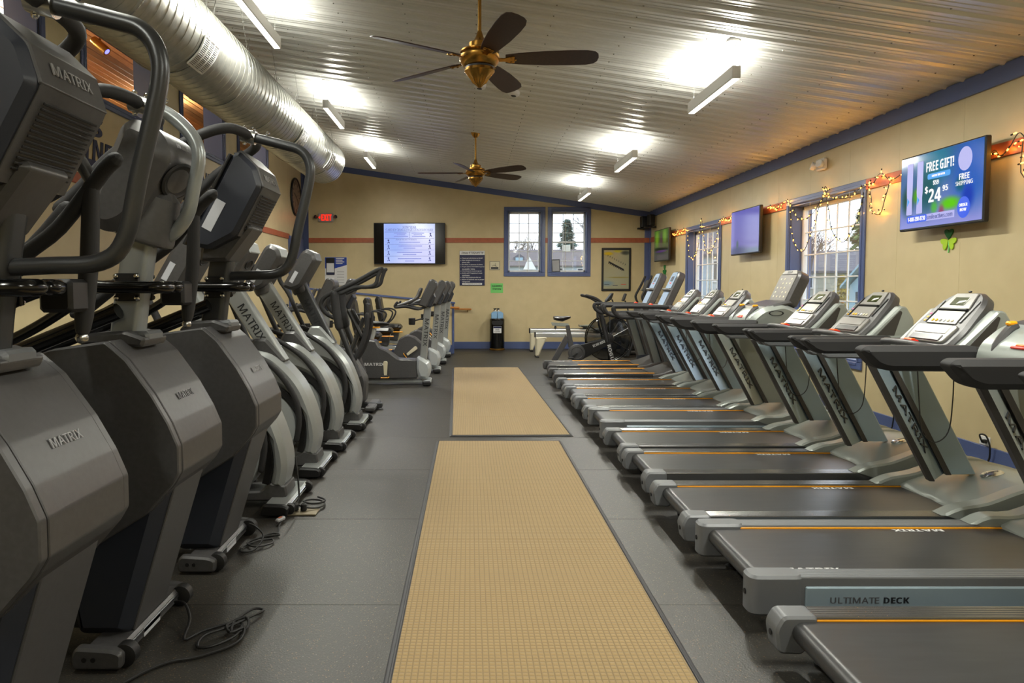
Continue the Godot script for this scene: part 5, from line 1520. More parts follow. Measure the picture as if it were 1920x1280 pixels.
func television(label: String, w: float, h: float, at: Vector3, b: Basis, m: Material, lc: Color, le: float, gap: float) -> Node3D:
	var o := thing("television", label, "television", at)
	o.basis = b
	part("casing", mb().box(Vector3(0, 0, -0.028), Vector3(w, h, 0.05), 0.008), M.black, o)
	part("rear_housing", mb().box(Vector3(0, -h * 0.08, -0.062), Vector3(w * 0.7, h * 0.62, 0.03), 0.012), M.black, o)
	part("wall_bracket", mb().box(Vector3(0, 0, -(gap - 0.004 + 0.06) / 2), Vector3(0.35, 0.25, gap - 0.064), 0.01), M.dark_tube, o)
	quad_tex(w - 0.028, h - 0.034, m, o, "screen", Vector3(0, 0.004, -0.0012), b.inverse() * b)
	screen_light(o, w * 0.9, h * 0.9, lc, le, Vector3(0, 0, 0.012), Basis.IDENTITY)
	return o

func sheet_sign(called: String, label: String, cat: String, w: float, h: float, at: Vector3, b: Basis, m: Material, thick := 0.008) -> Node3D:
	var o := thing(called, label, cat, at)
	o.basis = b
	part("plate", mb().box(Vector3(0, 0, thick / 2), Vector3(w, h, thick), 0.001), m, o)
	return o

func wall_objects() -> void:
	var gw := glow(Color(1, 1, 1), 0.95)
	var gb := glow(Color(0.10, 0.35, 0.95), 0.9)
	var gc := glow(Color(0.12, 0.62, 0.95), 0.9)
	var gi := glow(Color(0.35, 0.40, 0.75), 0.6)
	var gd := glow(Color(0.03, 0.06, 0.45), 0.9)
	var gl := glow(Color(0.74, 0.74, 0.98), 0.85)
	# largest television: a shopping advert
	var im := blobs(256, 144, Color(0.10, 0.35, 0.55), Color(0.62, 0.64, 0.92), [[0.45, 0.12, 0.25, 0.35, Color(0.0, 0.50, 0.62), 0.9], [0.86, 0.3, 0.25, 0.6, Color(0.12, 0.38, 0.80), 0.9], [0.35, 0.5, 0.18, 0.4, Color(0.08, 0.36, 0.35), 0.8], [0.1, 0.6, 0.1, 0.25, Color(0.10, 0.30, 0.22), 0.9], [0.22, 0.55, 0.06, 0.12, Color(0.35, 0.70, 0.10), 0.9], [0.64, 0.73, 0.14, 0.10, Color(0.40, 0.85, 0.10), 1.0], [0.45, 0.75, 0.05, 0.1, Color(0.35, 0.80, 0.25), 0.8], [0.54, 0.82, 0.04, 0.10, Color(0.65, 0.25, 0.40), 0.8], [0.84, 0.68, 0.08, 0.2, Color(0.10, 0.25, 0.75), 0.9], [0.75, 0.5, 0.06, 0.12, Color(0.05, 0.40, 0.42), 0.8]])
	var t := television("largest television on the right wall, showing a blue shopping advert with FREE GIFT", 1.10, 0.695, V(4.15, 2.372, 6.195), FACE_LEFT, screen_mat(im, 0.85), Color(0.6, 0.7, 1.0), 0.12, 0.17)
	for q in [["FREE GIFT!", 0.36, 0.085, 0.015, 0.205, gw, bold], ["LIMITED TIME OFFER", 0.17, 0.018, 0.0, 0.118, gw, bold], ["$59", 0.075, 0.045, -0.03, 0.055, gw, bold], ["$", 0.04, 0.07, -0.155, 0.0, gw, bold], ["24", 0.165, 0.12, -0.04, -0.055, gw, bold], ["95", 0.065, 0.05, 0.095, -0.01, gw, bold], ["FREE", 0.12, 0.05, 0.325, 0.055, gw, bold], ["SHIPPING", 0.20, 0.035, 0.325, 0.0, gw, sans], ["1-800-390-8730", 0.25, 0.04, -0.285, -0.245, gw, bold], ["smileactives.com", 0.33, 0.04, 0.03, -0.245, gi, sans]]:
		text(q[0], q[1], q[2], q[5], t, Vector3(q[3], q[4], 0.0035), Basis.IDENTITY, q[6], 0.002, "screen_lettering")
	part("screen_pill", mb().ext(rounded([-0.15, 0.092, 0.15, 0.092, 0.15, 0.142, -0.15, 0.142], 0.02), 0.0, 0.0015), gc, t)
	part("screen_pill", mb().ext(rounded([-0.43, -0.278, -0.145, -0.278, -0.145, -0.212, -0.43, -0.212], 0.02), 0.0, 0.0015), gb, t)
	part("screen_strip", mb().box(Vector3(0.03, -0.245, 0.0004), Vector3(0.37, 0.062, 0.001)), gl, t)
	part("screen_disc", mb().ext(circle(0.325, -0.205, 0.075, 28, 0.09), 0.0, 0.0015), gb, t)
	text("ORDER", 0.10, 0.026, gw, t, Vector3(0.325, -0.185, 0.0035), Basis.IDENTITY, bold, 0.002, "screen_lettering")
	text("NOW", 0.075, 0.026, gw, t, Vector3(0.325, -0.225, 0.0035), Basis.IDENTITY, bold, 0.002, "screen_lettering")
	part("screen_disc", mb().ext(circle(0.325, 0.20, 0.082, 28, 0.10), 0.0, 0.0015), gl, t)
	for e in [-0.40, -0.255]:
		part("screen_tube", mb().ext(rounded([e - 0.042, -0.20, e + 0.042, -0.20, e + 0.036, -0.06, e + 0.042, 0.0, e + 0.042, 0.275, e - 0.042, 0.275, e - 0.042, 0.0, e - 0.036, -0.06], 0.012), 0.0, 0.0012), gl, t)
		part("screen_mark", mb().ext(v2([e - 0.03, -0.04, e + 0.0, -0.075, e - 0.03, -0.12]), 0.0012, 0.002), gc, t)
	# middle television on the right wall
	im = blobs(128, 72, Color(0.42, 0.40, 0.78), Color(0.45, 0.40, 0.72), [[0.02, 0.5, 0.12, 1.2, Color(0.55, 0.52, 0.85), 0.8], [0.3, 0.95, 0.5, 0.15, Color(0.20, 0.22, 0.42), 0.9], [0.9, 0.98, 0.5, 0.12, Color(0.25, 0.38, 0.45), 0.8], [0.24, 0.78, 0.05, 0.12, Color(0.2, 0.35, 0.25), 0.7]])
	television("middle television on the right wall with a violet picture, between the two windows", 1.08, 0.685, V(4.15, 2.33, 10.54), FACE_LEFT, screen_mat(im, 0.75), Color(0.7, 0.65, 1.0), 0.10, 0.17)
	im = blobs(128, 72, Color(0.20, 0.40, 0.08), Color(0.30, 0.30, 0.30), [[0.2, 0.25, 0.15, 0.35, Color(0.45, 0.68, 0.10), 0.9], [0.75, 0.2, 0.18, 0.3, Color(0.50, 0.72, 0.25), 0.8], [0.5, 0.35, 0.1, 0.4, Color(0.30, 0.22, 0.28), 0.9], [0.5, 0.62, 0.7, 0.06, Color(0.10, 0.12, 0.08), 0.9], [0.5, 0.70, 0.5, 0.05, Color(0.40, 0.22, 0.55), 0.9], [0.5, 0.88, 0.8, 0.14, Color(0.36, 0.34, 0.36), 1.0]])
	television("small looking television nearest the back corner of the right wall, showing a green garden", 1.12, 0.69, V(4.15, 2.395, 15.12), FACE_LEFT, screen_mat(im, 0.55), Color(0.8, 1.0, 0.8), 0.06, 0.17)
	# back wall television: a leaderboard page
	var dark := Image.create(8, 8, false, Image.FORMAT_RGB8)
	dark.fill(Color(0.02, 0.02, 0.025))
	t = television("wide television on the back wall showing a pale blue leaderboard page", 1.70, 0.98, V(-1.437, 2.522, DB - 0.13), Basis.IDENTITY, screen_mat(dark, 0.5), Color(0.65, 0.72, 1.0), 0.28, 0.13)
	im = blobs(128, 96, Color(0.76, 0.81, 0.99), Color(0.80, 0.83, 0.99), [[0.15, 0.2, 0.35, 0.5, Color(0.55, 0.66, 0.98), 0.7], [0.35, 0.6, 0.3, 0.15, Color(0.55, 0.66, 0.98), 0.6], [0.1, 0.7, 0.25, 0.4, Color(0.62, 0.72, 0.98), 0.6], [0.8, 0.6, 0.5, 0.6, Color(0.84, 0.84, 1.0), 0.8]])
	quad_tex(1.215, 0.935, screen_mat(im, 1.0), t, "page_screen", Vector3(0.0, 0.0, 0.0004))
	text("NEW YEAR", 0.32, 0.05, gi, t, Vector3(0.0, 0.385, 0.003), Basis.IDENTITY, serif, 0.002, "screen_lettering")
	text("CARDIO CHALLENGE LEADERBOARD", 1.12, 0.052, gi, t, Vector3(0.0, 0.325, 0.003), Basis.IDENTITY, serif, 0.002, "screen_lettering")
	text("JONATHAN TORRES", 0.50, 0.04, gi, t, Vector3(-0.08, 0.085, 0.003), Basis.IDENTITY, serif, 0.002, "screen_lettering")
	for y in [0.27, 0.125, -0.02, -0.155, -0.30]:
		part("screen_rule", mb().box(Vector3(0, y, 0.0012), Vector3(1.18, 0.006, 0.001)), gi, t)
	part("screen_rule", mb().box(Vector3(0.0, 0.20, 0.0012), Vector3(0.006, 0.14, 0.001)), gi, t)
	for q in [[-0.22, 0.245, 0.30], [-0.2, 0.205, 0.2], [-0.2, 0.17, 0.34], [0.2, 0.245, 0.30], [0.2, 0.205, 0.2], [0.22, 0.17, 0.32], [0.0, 0.03, 0.5], [0.02, -0.06, 0.56], [0.0, -0.11, 0.28], [0.0, -0.21, 0.60], [0.0, -0.26, 0.32], [0.0, -0.36, 0.56], [0.0, -0.415, 0.22]]:
		part("screen_line", mb().box(Vector3(q[0], q[1], 0.0012), Vector3(q[2], 0.017, 0.001)), glow(Color(0.52, 0.56, 0.88), 0.9), t)
	for q in [[-0.5, 0.045], [-0.5, -0.09], [-0.5, -0.23], [-0.5, -0.375], [0.5, 0.20], [0.48, 0.045], [0.48, -0.09], [0.48, -0.23], [0.48, -0.375]]:
		var ic := mb()
		ic.ext(circle(q[0], q[1] + 0.03, 0.02, 10), 0.001, 0.002)
		ic.ext(v2([q[0] - 0.03, q[1] - 0.04, q[0] + 0.005, q[1] + 0.01, q[0] + 0.035, q[1] - 0.03, q[0] + 0.03, q[1] - 0.045, q[0], q[1] - 0.02, q[0] - 0.02, q[1] - 0.05]), 0.001, 0.002)
		part("screen_icon", ic, gd if q[0] * q[1] < 0.0 and absf(q[1]) < 0.1 or q[1] > 0.15 else gi, t)
	# exit sign with two lamp heads
	var o := thing("exit_sign", "lit red EXIT sign with small lamp heads on the back wall's left", "exit sign", V(-3.44, 3.143, DB))
	part("housing", mb().box(Vector3(0, 0, 0.03), Vector3(0.36, 0.205, 0.06), 0.01), M.light_grey, o)
	text("EXIT", 0.24, 0.145, M.exit, o, Vector3(0.02, 0.0, 0.0665), Basis.IDENTITY, bold, 0.006, "lit_lettering")
	part("lit_arrow", mb().ext(v2([-0.172, 0.0, -0.13, 0.035, -0.13, -0.035]), 0.06, 0.066), M.exit, o)
	for s in [-1, 1]:
		part("lamp_head", mb().lathe([Vector2(0.015, 0.0), Vector2(0.035, 0.02), Vector2(0.045, 0.07), Vector2(0.04, 0.075), Vector2(0.01, 0.07)], 16), M.dark_tube, o, Vector3(s * 0.20, 0.0, 0.05), Basis(Vector3(0, 0, 1), -s * 1.2) * Basis(Vector3(1, 0, 0), 0.7))
	screen_light(o, 0.26, 0.15, Color(1, 0.12, 0.05), 0.03, Vector3(0, 0, 0.075), Basis.IDENTITY)
	# app poster
	o = sheet_sign("poster", "blue and white fitness app poster with a phone picture, below the exit sign", "poster", 0.53, 0.68, V(-3.216, 1.865, DB), Basis.IDENTITY, M.white)
	part("blue_print", mb().ext(v2([-0.26, 0.335, 0.26, 0.335, 0.26, 0.15, -0.02, 0.07, -0.26, 0.07]), 0.008, 0.0095), M.poster_blue if M.has("poster_blue") else _poster_blue(), o)
	part("phone_print", mb().ext(rounded([-0.235, -0.09, -0.03, -0.09, -0.03, 0.32, -0.235, 0.32], 0.025), 0.0095, 0.011), M.letter_black, o)
	part("phone_page", mb().box(Vector3(-0.1325, 0.085, 0.0115), Vector3(0.175, 0.22, 0.001)), M.white, o)
	part("phone_page", mb().box(Vector3(-0.1325, -0.055, 0.0115), Vector3(0.175, 0.045, 0.001)), M.navy_print, o)
	for k in 4: part("print_line", mb().box(Vector3(0.10 - 0.02 * (k % 2), 0.305 - 0.04 * k, 0.0105), Vector3(0.20 - 0.04 * (k % 2), 0.018, 0.001)), M.white, o)
	for k in 5: part("print_line", mb().box(Vector3(0.11, -0.01 - 0.065 * k, 0.0085), Vector3(0.17, 0.012, 0.001)), M.light_grey, o)
	# etiquette board
	o = sheet_sign("notice_board", "navy gym etiquette board with a white heading strip, right of the back television", "sign", 0.605, 0.83, V(0.055, 1.94, DB - 0.004), Basis.IDENTITY, M.navy_print, 0.012)
	part("heading_strip", mb().box(Vector3(0, 0.365, 0.0125), Vector3(0.60, 0.095, 0.002)), M.white, o)
	text("ETIQUETTE", 0.34, 0.052, M.letter_black, o, Vector3(0.10, 0.365, 0.015), Basis(Vector3(1, 0, 0), Vector3(0.2, 1, 0), Vector3(0, 0, 1)), bold)
	text("Fitness", 0.16, 0.05, M.letter_black, o, Vector3(-0.17, 0.365, 0.015), Basis(Vector3(1, 0, 0), Vector3(0.25, 1, 0), Vector3(0, 0, 1)), bold)
	var lines := ["Please put cell phones on SILENT", "Wear headphones for music or", "phone calls.", "No videos or pictures of others.", "Proper athletic FOOT WEAR required", "no sandals / slides.", "Check shoes for mud and gravel", "Notify staff if equipment needs", "maintenance.", "Wipe down equipment after use", "Return all plates & bars to proper", "storage area"]
	for k in lines.size():
		var w: float = 0.0155 * String(lines[k]).length()
		text(lines[k], w, 0.034, M.letter_white, o, Vector3(-0.24 + w / 2, 0.235 - 0.051 * k, 0.0135), Basis.IDENTITY, bold, 0.001)
		if not k in [2, 5, 8, 11]: part("bullet", mb().box(Vector3(-0.27, 0.235 - 0.051 * k, 0.0125), Vector3(0.014, 0.014, 0.001)), M.letter_white, o)
	part("foot_strip", mb().ext(rounded([-0.24, -0.40, 0.24, -0.40, 0.24, -0.355, -0.24, -0.355], 0.02), 0.012, 0.014), M.white, o)
	text("ONLY PERMITTED IN THIS AREA", 0.42, 0.022, M.letter_black, o, Vector3(0, -0.378, 0.0145), Basis.IDENTITY, bold, 0.001)
	# small plaque
	o = sheet_sign("plaque", "small grey plaque with a drawing and a dark caption bar, left of the back windows", "sign", 0.245, 0.205, V(0.596, 2.0, DB), Basis.IDENTITY, M.cap_grey, 0.012)
	part("face", mb().box(Vector3(0, 0, 0.0125), Vector3(0.225, 0.185, 0.002)), M.cream, o)
	part("caption_bar", mb().ext(rounded([-0.09, -0.08, 0.09, -0.08, 0.09, -0.035, -0.09, -0.035], 0.01), 0.0135, 0.015), M.letter_dark, o)
	part("drawing", mb().tube(v3([-0.06, -0.015, 0.0145, -0.02, 0.02, 0.0145, 0.05, -0.02, 0.0145]), 0.004, 5), M.letter_dark, o)
	part("drawing", mb().tube(v3([0.01, -0.01, 0.0145, 0.01, 0.06, 0.0145]), 0.004, 5), M.letter_dark, o)
	# cleaning station paper
	o = sheet_sign("paper_sign", "green paper sign reading CLEANING STATION above the black can", "sign", 0.298, 0.23, V(0.648, 1.462, DB), Basis.IDENTITY, M.green_paper, 0.003)
	text("CLEANING", 0.235, 0.042, M.letter_black, o, Vector3(0.0, 0.05, 0.004), Basis.IDENTITY, bold)
	text("STATION", 0.20, 0.042, M.letter_black, o, Vector3(0.0, -0.025, 0.004), Basis.IDENTITY, bold)
	# framed chart
	o = thing("framed_poster", "black framed chart poster on the back wall right of the windows", "framed poster", V(3.512, 1.91, DB))
	for q in [[0, 0.49, 0.70, 0.05], [0, -0.49, 0.70, 0.05], [-0.328, 0, 0.045, 0.94], [0.328, 0, 0.045, 0.94]]:
		part("frame", mb().box(Vector3(q[0], q[1], 0.018), Vector3(q[2], q[3], 0.036), 0.006), M.letter_black, o)
	im = blobs(160, 240, Color(0.60, 0.58, 0.46), Color(0.62, 0.62, 0.52), [[0.2, 0.1, 0.2, 0.05, Color(0.75, 0.65, 0.05), 1.0], [0.55, 0.04, 0.2, 0.04, Color(0.7, 0.65, 0.1), 0.8], [0.85, 0.08, 0.2, 0.06, Color(0.12, 0.13, 0.12), 0.9], [0.15, 0.85, 0.3, 0.08, Color(0.45, 0.55, 0.62), 0.8], [0.6, 0.7, 0.5, 0.02, Color(0.55, 0.50, 0.25), 0.9]])
	var pm := mat(Color(1, 1, 1), 0.12)
	pm.albedo_texture = img_tex(im)
	quad_tex(0.63, 0.95, pm, o, "print", Vector3(0, 0, 0.012))
	for k in 9:
		part("figure_print", mb().ext(v2([-0.015, -0.03, 0.0, 0.03, 0.018, -0.025, 0.002, 0.0]), 0, 0.0015), M.letter_dark, o, Vector3(-0.20 + 0.052 * k, 0.33 - 0.027 * k, 0.013))
		part("figure_print", mb().ext(v2([-0.035, -0.03, -0.02, 0.04, 0.025, 0.02, 0.035, -0.04, 0.0, -0.01]), 0, 0.0015), M.letter_dark, o, Vector3(-0.16 + 0.040 * k, 0.16 - 0.021 * k, 0.013))
	for k in 3: part("caption_print", mb().box(Vector3(0.18 - 0.2 * k, -0.36 - 0.02 * (k % 2), 0.0135), Vector3(0.12, 0.012, 0.001)), [M.red, M.navy_print, M.letter_dark][k], o)
	# wall clock seen edge on
	o = thing("wall_clock", "large round rustic clock on the left wall near the back corner", "clock", V(XL, 3.545, 15.98))
	o.basis = FACE_RIGHT
	var roll := Basis(Vector3(1, 0, 0), PI / 2)
	part("clock_face", mb().lathe([Vector2(0.02, 0.028), Vector2(0.40, 0.028), Vector2(0.40, 0.0)], 36), M.clock_wood if M.has("clock_wood") else _clock_wood(), o, Vector3.ZERO, roll)
	var ring := []
	for k in 49: ring.append(Vector3(0.41 * cos(TAU * k / 48), 0.41 * sin(TAU * k / 48), 0.025))
	part("clock_rim", mb().tube(ring, 0.025, 8), M.letter_black, o)
	for k in 12: part("numeral_bar", mb().box(Vector3(0, 0.32, 0.03), Vector3(0.022, 0.09, 0.004)), M.letter_black, o, Vector3.ZERO, Basis(Vector3(0, 0, 1), TAU * k / 12))
	part("hour_hand", mb().box(Vector3(0, 0.09, 0.034), Vector3(0.018, 0.2, 0.004)), M.letter_black, o, Vector3.ZERO, Basis(Vector3(0, 0, 1), 1.2))
	part("minute_hand", mb().box(Vector3(0, 0.13, 0.038), Vector3(0.012, 0.28, 0.004)), M.letter_black, o, Vector3.ZERO, Basis(Vector3(0, 0, 1), -2.2))
	# lettering on the left wall
	o = thing("wall_lettering", "navy word FITNESS with an S above and a solid bar below on the left wall", "wall lettering", V(XL, 2.95, 7.55))
	o.basis = FACE_RIGHT
	var lb := Basis(Vector3(1, 0, 0), Vector3(0.12, 1, 0), Vector3(0, 0, 1))
	text("FITNESS", 1.22, 0.22, M.navy_print, o, Vector3(0.0, 0.0, 0.004), lb, bold, 0.006)
	text("S", 0.22, 0.20, M.navy_print, o, Vector3(-0.03, 0.245, 0.004), lb, bold, 0.006)
	part("letter_bar", mb().ext(v2([-0.20, -0.22, 0.22, -0.22, 0.26, -0.13, -0.20, -0.13]), 0.0, 0.006), M.navy_print, o, Vector3(-0.28, 0.02, 0.001))
	o = thing("wall_lettering", "tall narrow navy lettering OUR COMMUNITY on the left wall above the climbers' handles", "wall lettering", V(XL, 3.05, 10.55))
	o.basis = FACE_RIGHT
	text("OUR COMMUNITY", 2.5, 0.34, M.navy_print, o, Vector3(0.0, 0.0, 0.004), Basis.IDENTITY, sans, 0.006)
	# emergency light
	o = thing("emergency_light", "white two-headed emergency light high on the right wall above the near window", "emergency light", V(XR, 2.985, 8.55))
	o.basis = FACE_LEFT
	part("box", mb().box(Vector3(0, 0, 0.03), Vector3(0.20, 0.14, 0.06), 0.015), M.white_paint, o)
	for s in [-1, 1]: part("lamp_head", mb().lathe([Vector2(0.02, 0.0), Vector2(0.045, 0.02), Vector2(0.05, 0.06), Vector2(0.045, 0.065), Vector2(0.01, 0.055)], 18), M.white_paint, o, Vector3(s * 0.075, -0.02, 0.055), Basis(Vector3(1, 0, 0), 1.2) * Basis(Vector3(0, 0, 1), -s * 0.3))
	# speakers in the corner
	for s in 2:
		o = thing("wall_speaker", ["black speaker on the back wall side of the far right corner post", "black speaker on the window wall side of the far right corner post"][s], "speaker", V(XR - 0.19, 3.03, DB - 0.14) if s == 0 else V(XR - 0.13, 3.03, DB - 0.55))
		part("cabinet", mb().ext(rounded([-0.085, -0.06, 0.085, -0.06, 0.065, 0.07, -0.065, 0.07], 0.02), -0.13, 0.13, 0.015), M.black, o, Vector3.ZERO, Basis(Vector3(1, 0, 0), PI / 2) if s == 0 else Basis(Vector3(0, 1, 0), -1.2) * Basis(Vector3(1, 0, 0), PI / 2))
		part("bracket", mb().box(Vector3(-0.02, -0.155, 0.0), Vector3(0.26, 0.035, 0.12), 0.01), M.black, o)
		part("wall_arm", mb().tube([Vector3(0, -0.155, 0), Vector3(0.02, -0.155, -0.13)] if s == 0 else [Vector3(0, -0.155, 0), Vector3(0.12, -0.155, 0)], 0.02, 8), M.black, o)
	# shamrocks
	for q in [[6.275, 1.915, 0.115, 0], [15.4, 1.845, 0.15, 1]]:
		o = thing("shamrock", ["green felt shamrock pinned under the largest television", "dark green shamrock on the wall under the green garden television"][q[3]], "decoration", V(XR, q[1], q[0]))
		o.basis = FACE_LEFT
		var heart := []
		for k in 24:
			var a := TAU * k / 24
			heart.append(Vector2(0.058 * pow(sin(a), 3), 0.03 + 0.055 * (0.8 * cos(a) - 0.35 * cos(2 * a) - 0.12 * cos(3 * a)) + 0.028) * (q[2] / 0.115))
		for k in 3:
			part("leaf", mb().ext(heart, 0.002, 0.012, 0.002), M.green_dark if k == 0 or q[3] == 1 else M.green_lime, o, Vector3(0, 0.005, 0.001 * k), Basis(Vector3(0, 0, 1), TAU * k / 3))
		part("stem", mb().tube(v3([0, 0.0, 0.008, 0.008, -0.06, 0.008, 0.0, -0.11, 0.008]), 0.006, 6), M.green_paper if q[3] == 0 else M.green_dark, o)
	# outlets with cords
	for q in [[7.05, 0.34, 0], [5.75, 0.21, 1]]:
		o = thing("wall_outlet", ["white outlet with black plug low on the right wall, between two treadmill masts", "white outlet with hanging black cord low on the right wall at the right edge"][q[2]], "outlet", V(XR, q[1], q[0]))
		o.basis = FACE_LEFT
		part("plate", mb().box(Vector3(0, 0, 0.004), Vector3(0.12, 0.075, 0.008), 0.003), M.white_paint, o)
		part("plug", mb().box(Vector3(0.02, 0.0, 0.025), Vector3(0.035, 0.03, 0.04), 0.006), M.rubber_black, o)
		part("cord", mb().tube(v3([0.02, 0.0, 0.045, 0.04, 0.06, 0.08, 0.10, 0.06, 0.07, 0.12, -0.05, 0.05, 0.08, -q[1] + 0.03, 0.06, 0.0, -q[1] + 0.008, 0.25]), 0.007, 6, 4), M.rubber_black, o)

func _poster_blue() -> Material:
	M.poster_blue = mat(Color(0.06, 0.22, 0.60), 0.4)
	return M.poster_blue

func _clock_wood() -> Material:
	M.clock_wood = triplanar(mat(Color(1, 1, 1), 0.6), Vector3(8, 2, 2))
	M.clock_wood.albedo_texture = noise_tex(0.03, Color(0.38, 0.32, 0.25), Color(0.55, 0.47, 0.38), 128, 31)
	return M.clock_wood

# fairy lights: points are (metres ahead, height) on the right wall
func fairy(label: String, paths: Array, step: float, jitter: float) -> void:
	var o := thing("fairy_lights", label, "fairy lights", Vector3.ZERO)
	var bulb := mb().lathe([Vector2(0.003, -0.014), Vector2(0.0062, -0.007), Vector2(0.0062, 0.004), Vector2(0.004, 0.012)], 7).mesh()
	var sock := mb().lathe([Vector2(0.006, 0.012), Vector2(0.007, 0.03), Vector2(0.003, 0.034)], 6).mesh()
	var x := XR - 0.045
	var kk := 0
	for p in paths:
		var pts := []
		for q in p: pts.append(V(x + rng.randf_range(-0.006, 0.006), q.y, q.x))
		part("wire", mb().tube(pts, 0.0042, 5, 4), M.wire_green, o)
		var c := Curve3D.new()
		for w in pts: c.add_point(w)
		var l := c.get_baked_length()
		var s := step * 0.4
		while s < l:
			var at := c.sample_baked(s) + Vector3(rng.randf_range(-0.012, 0.004), rng.randf_range(-jitter, jitter * 0.6), rng.randf_range(-jitter, jitter))
			var b := Basis(Vector3(1, 0, 0), rng.randf_range(-2.2, 2.2)) * Basis(Vector3(0, 0, 1), rng.randf_range(-0.5, 0.5))
			var bm := part("bulb", bulb, M.bulb, o, at, b)
			part("socket", sock, M.wire_green, bm)
			if kk % 3 == 0:
				var g := OmniLight3D.new()
				g.name = "bulb_glow"
				g.light_color = Color(1.0, 0.66, 0.22)
				g.light_energy = 0.022
				g.omni_range = 15
				g.omni_attenuation = 2
				g.light_size = 0.008
				g.shadow_enabled = true
				g.position = at
				o.add_child(g, true)
			kk += 1
			s += step * rng.randf_range(0.8, 1.2)

func string_lights() -> void:
	fairy("warm fairy lights on the terracotta rail at the right edge, right of the largest television", [[Vector2(5.0, 2.60), Vector2(5.33, 2.50), Vector2(5.41, 2.65), Vector2(5.47, 2.69), Vector2(5.55, 2.60), Vector2(5.65, 2.55), Vector2(5.72, 2.61), Vector2(5.80, 2.54)], [Vector2(5.0, 2.55), Vector2(5.4, 2.34), Vector2(5.42, 2.62)]], 0.075, 0.03)
	fairy("warm fairy lights between the largest television and the near window, with one drooping loop", [[Vector2(6.93, 2.62), Vector2(7.12, 2.58), Vector2(7.29, 2.68), Vector2(7.42, 2.58), Vector2(7.50, 2.62)], [Vector2(7.51, 2.60), Vector2(7.45, 2.42), Vector2(7.46, 2.35), Vector2(7.36, 2.26), Vector2(7.25, 2.27), Vector2(7.20, 2.41), Vector2(7.12, 2.57)]], 0.07, 0.025)
	fairy("warm fairy lights swagged across the near window", [
		[Vector2(7.51, 2.60), Vector2(7.66, 2.58), Vector2(7.83, 2.51), Vector2(8.12, 2.52), Vector2(8.43, 2.62)],
		[Vector2(7.59, 2.52), Vector2(7.65, 2.33), Vector2(7.75, 2.19), Vector2(7.85, 2.07), Vector2(7.98, 2.01), Vector2(8.13, 2.06), Vector2(8.26, 2.21), Vector2(8.32, 2.40), Vector2(8.42, 2.61)],
		[Vector2(8.42, 2.61), Vector2(8.55, 2.46), Vector2(8.62, 2.30), Vector2(8.73, 2.15), Vector2(8.89, 1.97), Vector2(9.03, 1.96), Vector2(9.19, 2.08), Vector2(9.26, 2.26), Vector2(9.30, 2.44), Vector2(9.34, 2.63)],
		[Vector2(9.34, 2.62), Vector2(9.18, 2.44), Vector2(9.03, 2.36), Vector2(8.85, 2.37), Vector2(8.69, 2.42), Vector2(8.55, 2.52), Vector2(8.42, 2.61)],
		[Vector2(8.36, 2.64), Vector2(8.40, 2.70), Vector2(8.46, 2.66), Vector2(8.40, 2.62), Vector2(8.34, 2.66), Vector2(8.44, 2.60)]], 0.10, 0.018)
	fairy("warm fairy lights between the near window and the violet television", [[Vector2(9.37, 2.64), Vector2(9.48, 2.66), Vector2(9.62, 2.59), Vector2(9.91, 2.60), Vector2(10.05, 2.63)]], 0.055, 0.03)
	fairy("warm fairy lights between the violet television and the far window", [[Vector2(11.35, 2.66), Vector2(11.50, 2.61), Vector2(11.66, 2.63), Vector2(11.91, 2.64)]], 0.05, 0.03)
	fairy("warm fairy lights swagged across the far window", [
		[Vector2(11.94, 2.64), Vector2(12.03, 2.39), Vector2(12.20, 2.20), Vector2(12.41, 2.07), Vector2(12.64, 2.17), Vector2(12.74, 2.44), Vector2(12.88, 2.76)],
		[Vector2(12.88, 2.76), Vector2(12.98, 2.46), Vector2(13.08, 2.17), Vector2(13.36, 2.02), Vector2(13.56, 2.11), Vector2(13.63, 2.35), Vector2(13.68, 2.60)]], 0.10, 0.02)
	fairy("warm fairy lights left of the far window, beside the green garden television", [[Vector2(13.72, 2.62), Vector2(13.9, 2.65), Vector2(14.06, 2.56), Vector2(14.25, 2.62), Vector2(14.42, 2.59), Vector2(14.7, 2.60)]], 0.06, 0.035)

# ---------------------------------------------------------------- things on the floor and by the back wall
func carpet_runner(label: String, xa: float, xb: float, d0: float, d1: float, turn: float) -> void:
	var o := thing("floor_mat", label, "floor mat", V((xa + xb) / 2, 0, (d0 + d1) / 2), "tan carpet runners down the aisle")
	o.rotation.y = turn
	var w := xb - xa
	var l := d1 - d0
	part("backing", mb().ext(v2([-w / 2 - 0.034, 0.0005, w / 2 + 0.034, 0.0005, w / 2 + 0.028, 0.006, w / 2 + 0.012, 0.0095, -w / 2 - 0.012, 0.0095, -w / 2 - 0.028, 0.006]), -l / 2 - 0.03, l / 2 + 0.03, 0.002), M.mat_edge, o)
	var n := int(round(l / 0.92))
	var tl := l / n
	var tile := mb().box(Vector3.ZERO, Vector3(w, 0.008, tl - 0.0015), 0.001).mesh()
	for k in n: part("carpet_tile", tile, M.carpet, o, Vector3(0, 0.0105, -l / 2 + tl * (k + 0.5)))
	for s in [-1, 1]: part("edge_bead", mb().tube([Vector3(s * (w / 2 + 0.010), 0.010, -l / 2 - 0.01), Vector3(s * (w / 2 + 0.010), 0.010, l / 2 + 0.01)], 0.006, 8), M.mat_edge, o)
	for s in [-1, 1]: part("end_bead", mb().tube([Vector3(-w / 2 - 0.01, 0.010, s * (l / 2 + 0.010)), Vector3(w / 2 + 0.01, 0.010, s * (l / 2 + 0.010))], 0.006, 8), M.mat_edge, o)

func cable(label: String, pts: Array, r: float) -> void:
	var o := thing("power_cable", label, "cable", Vector3.ZERO)
	part("cord", mb().tube(pts, r, 7, 4, true), M.rubber_black, o)

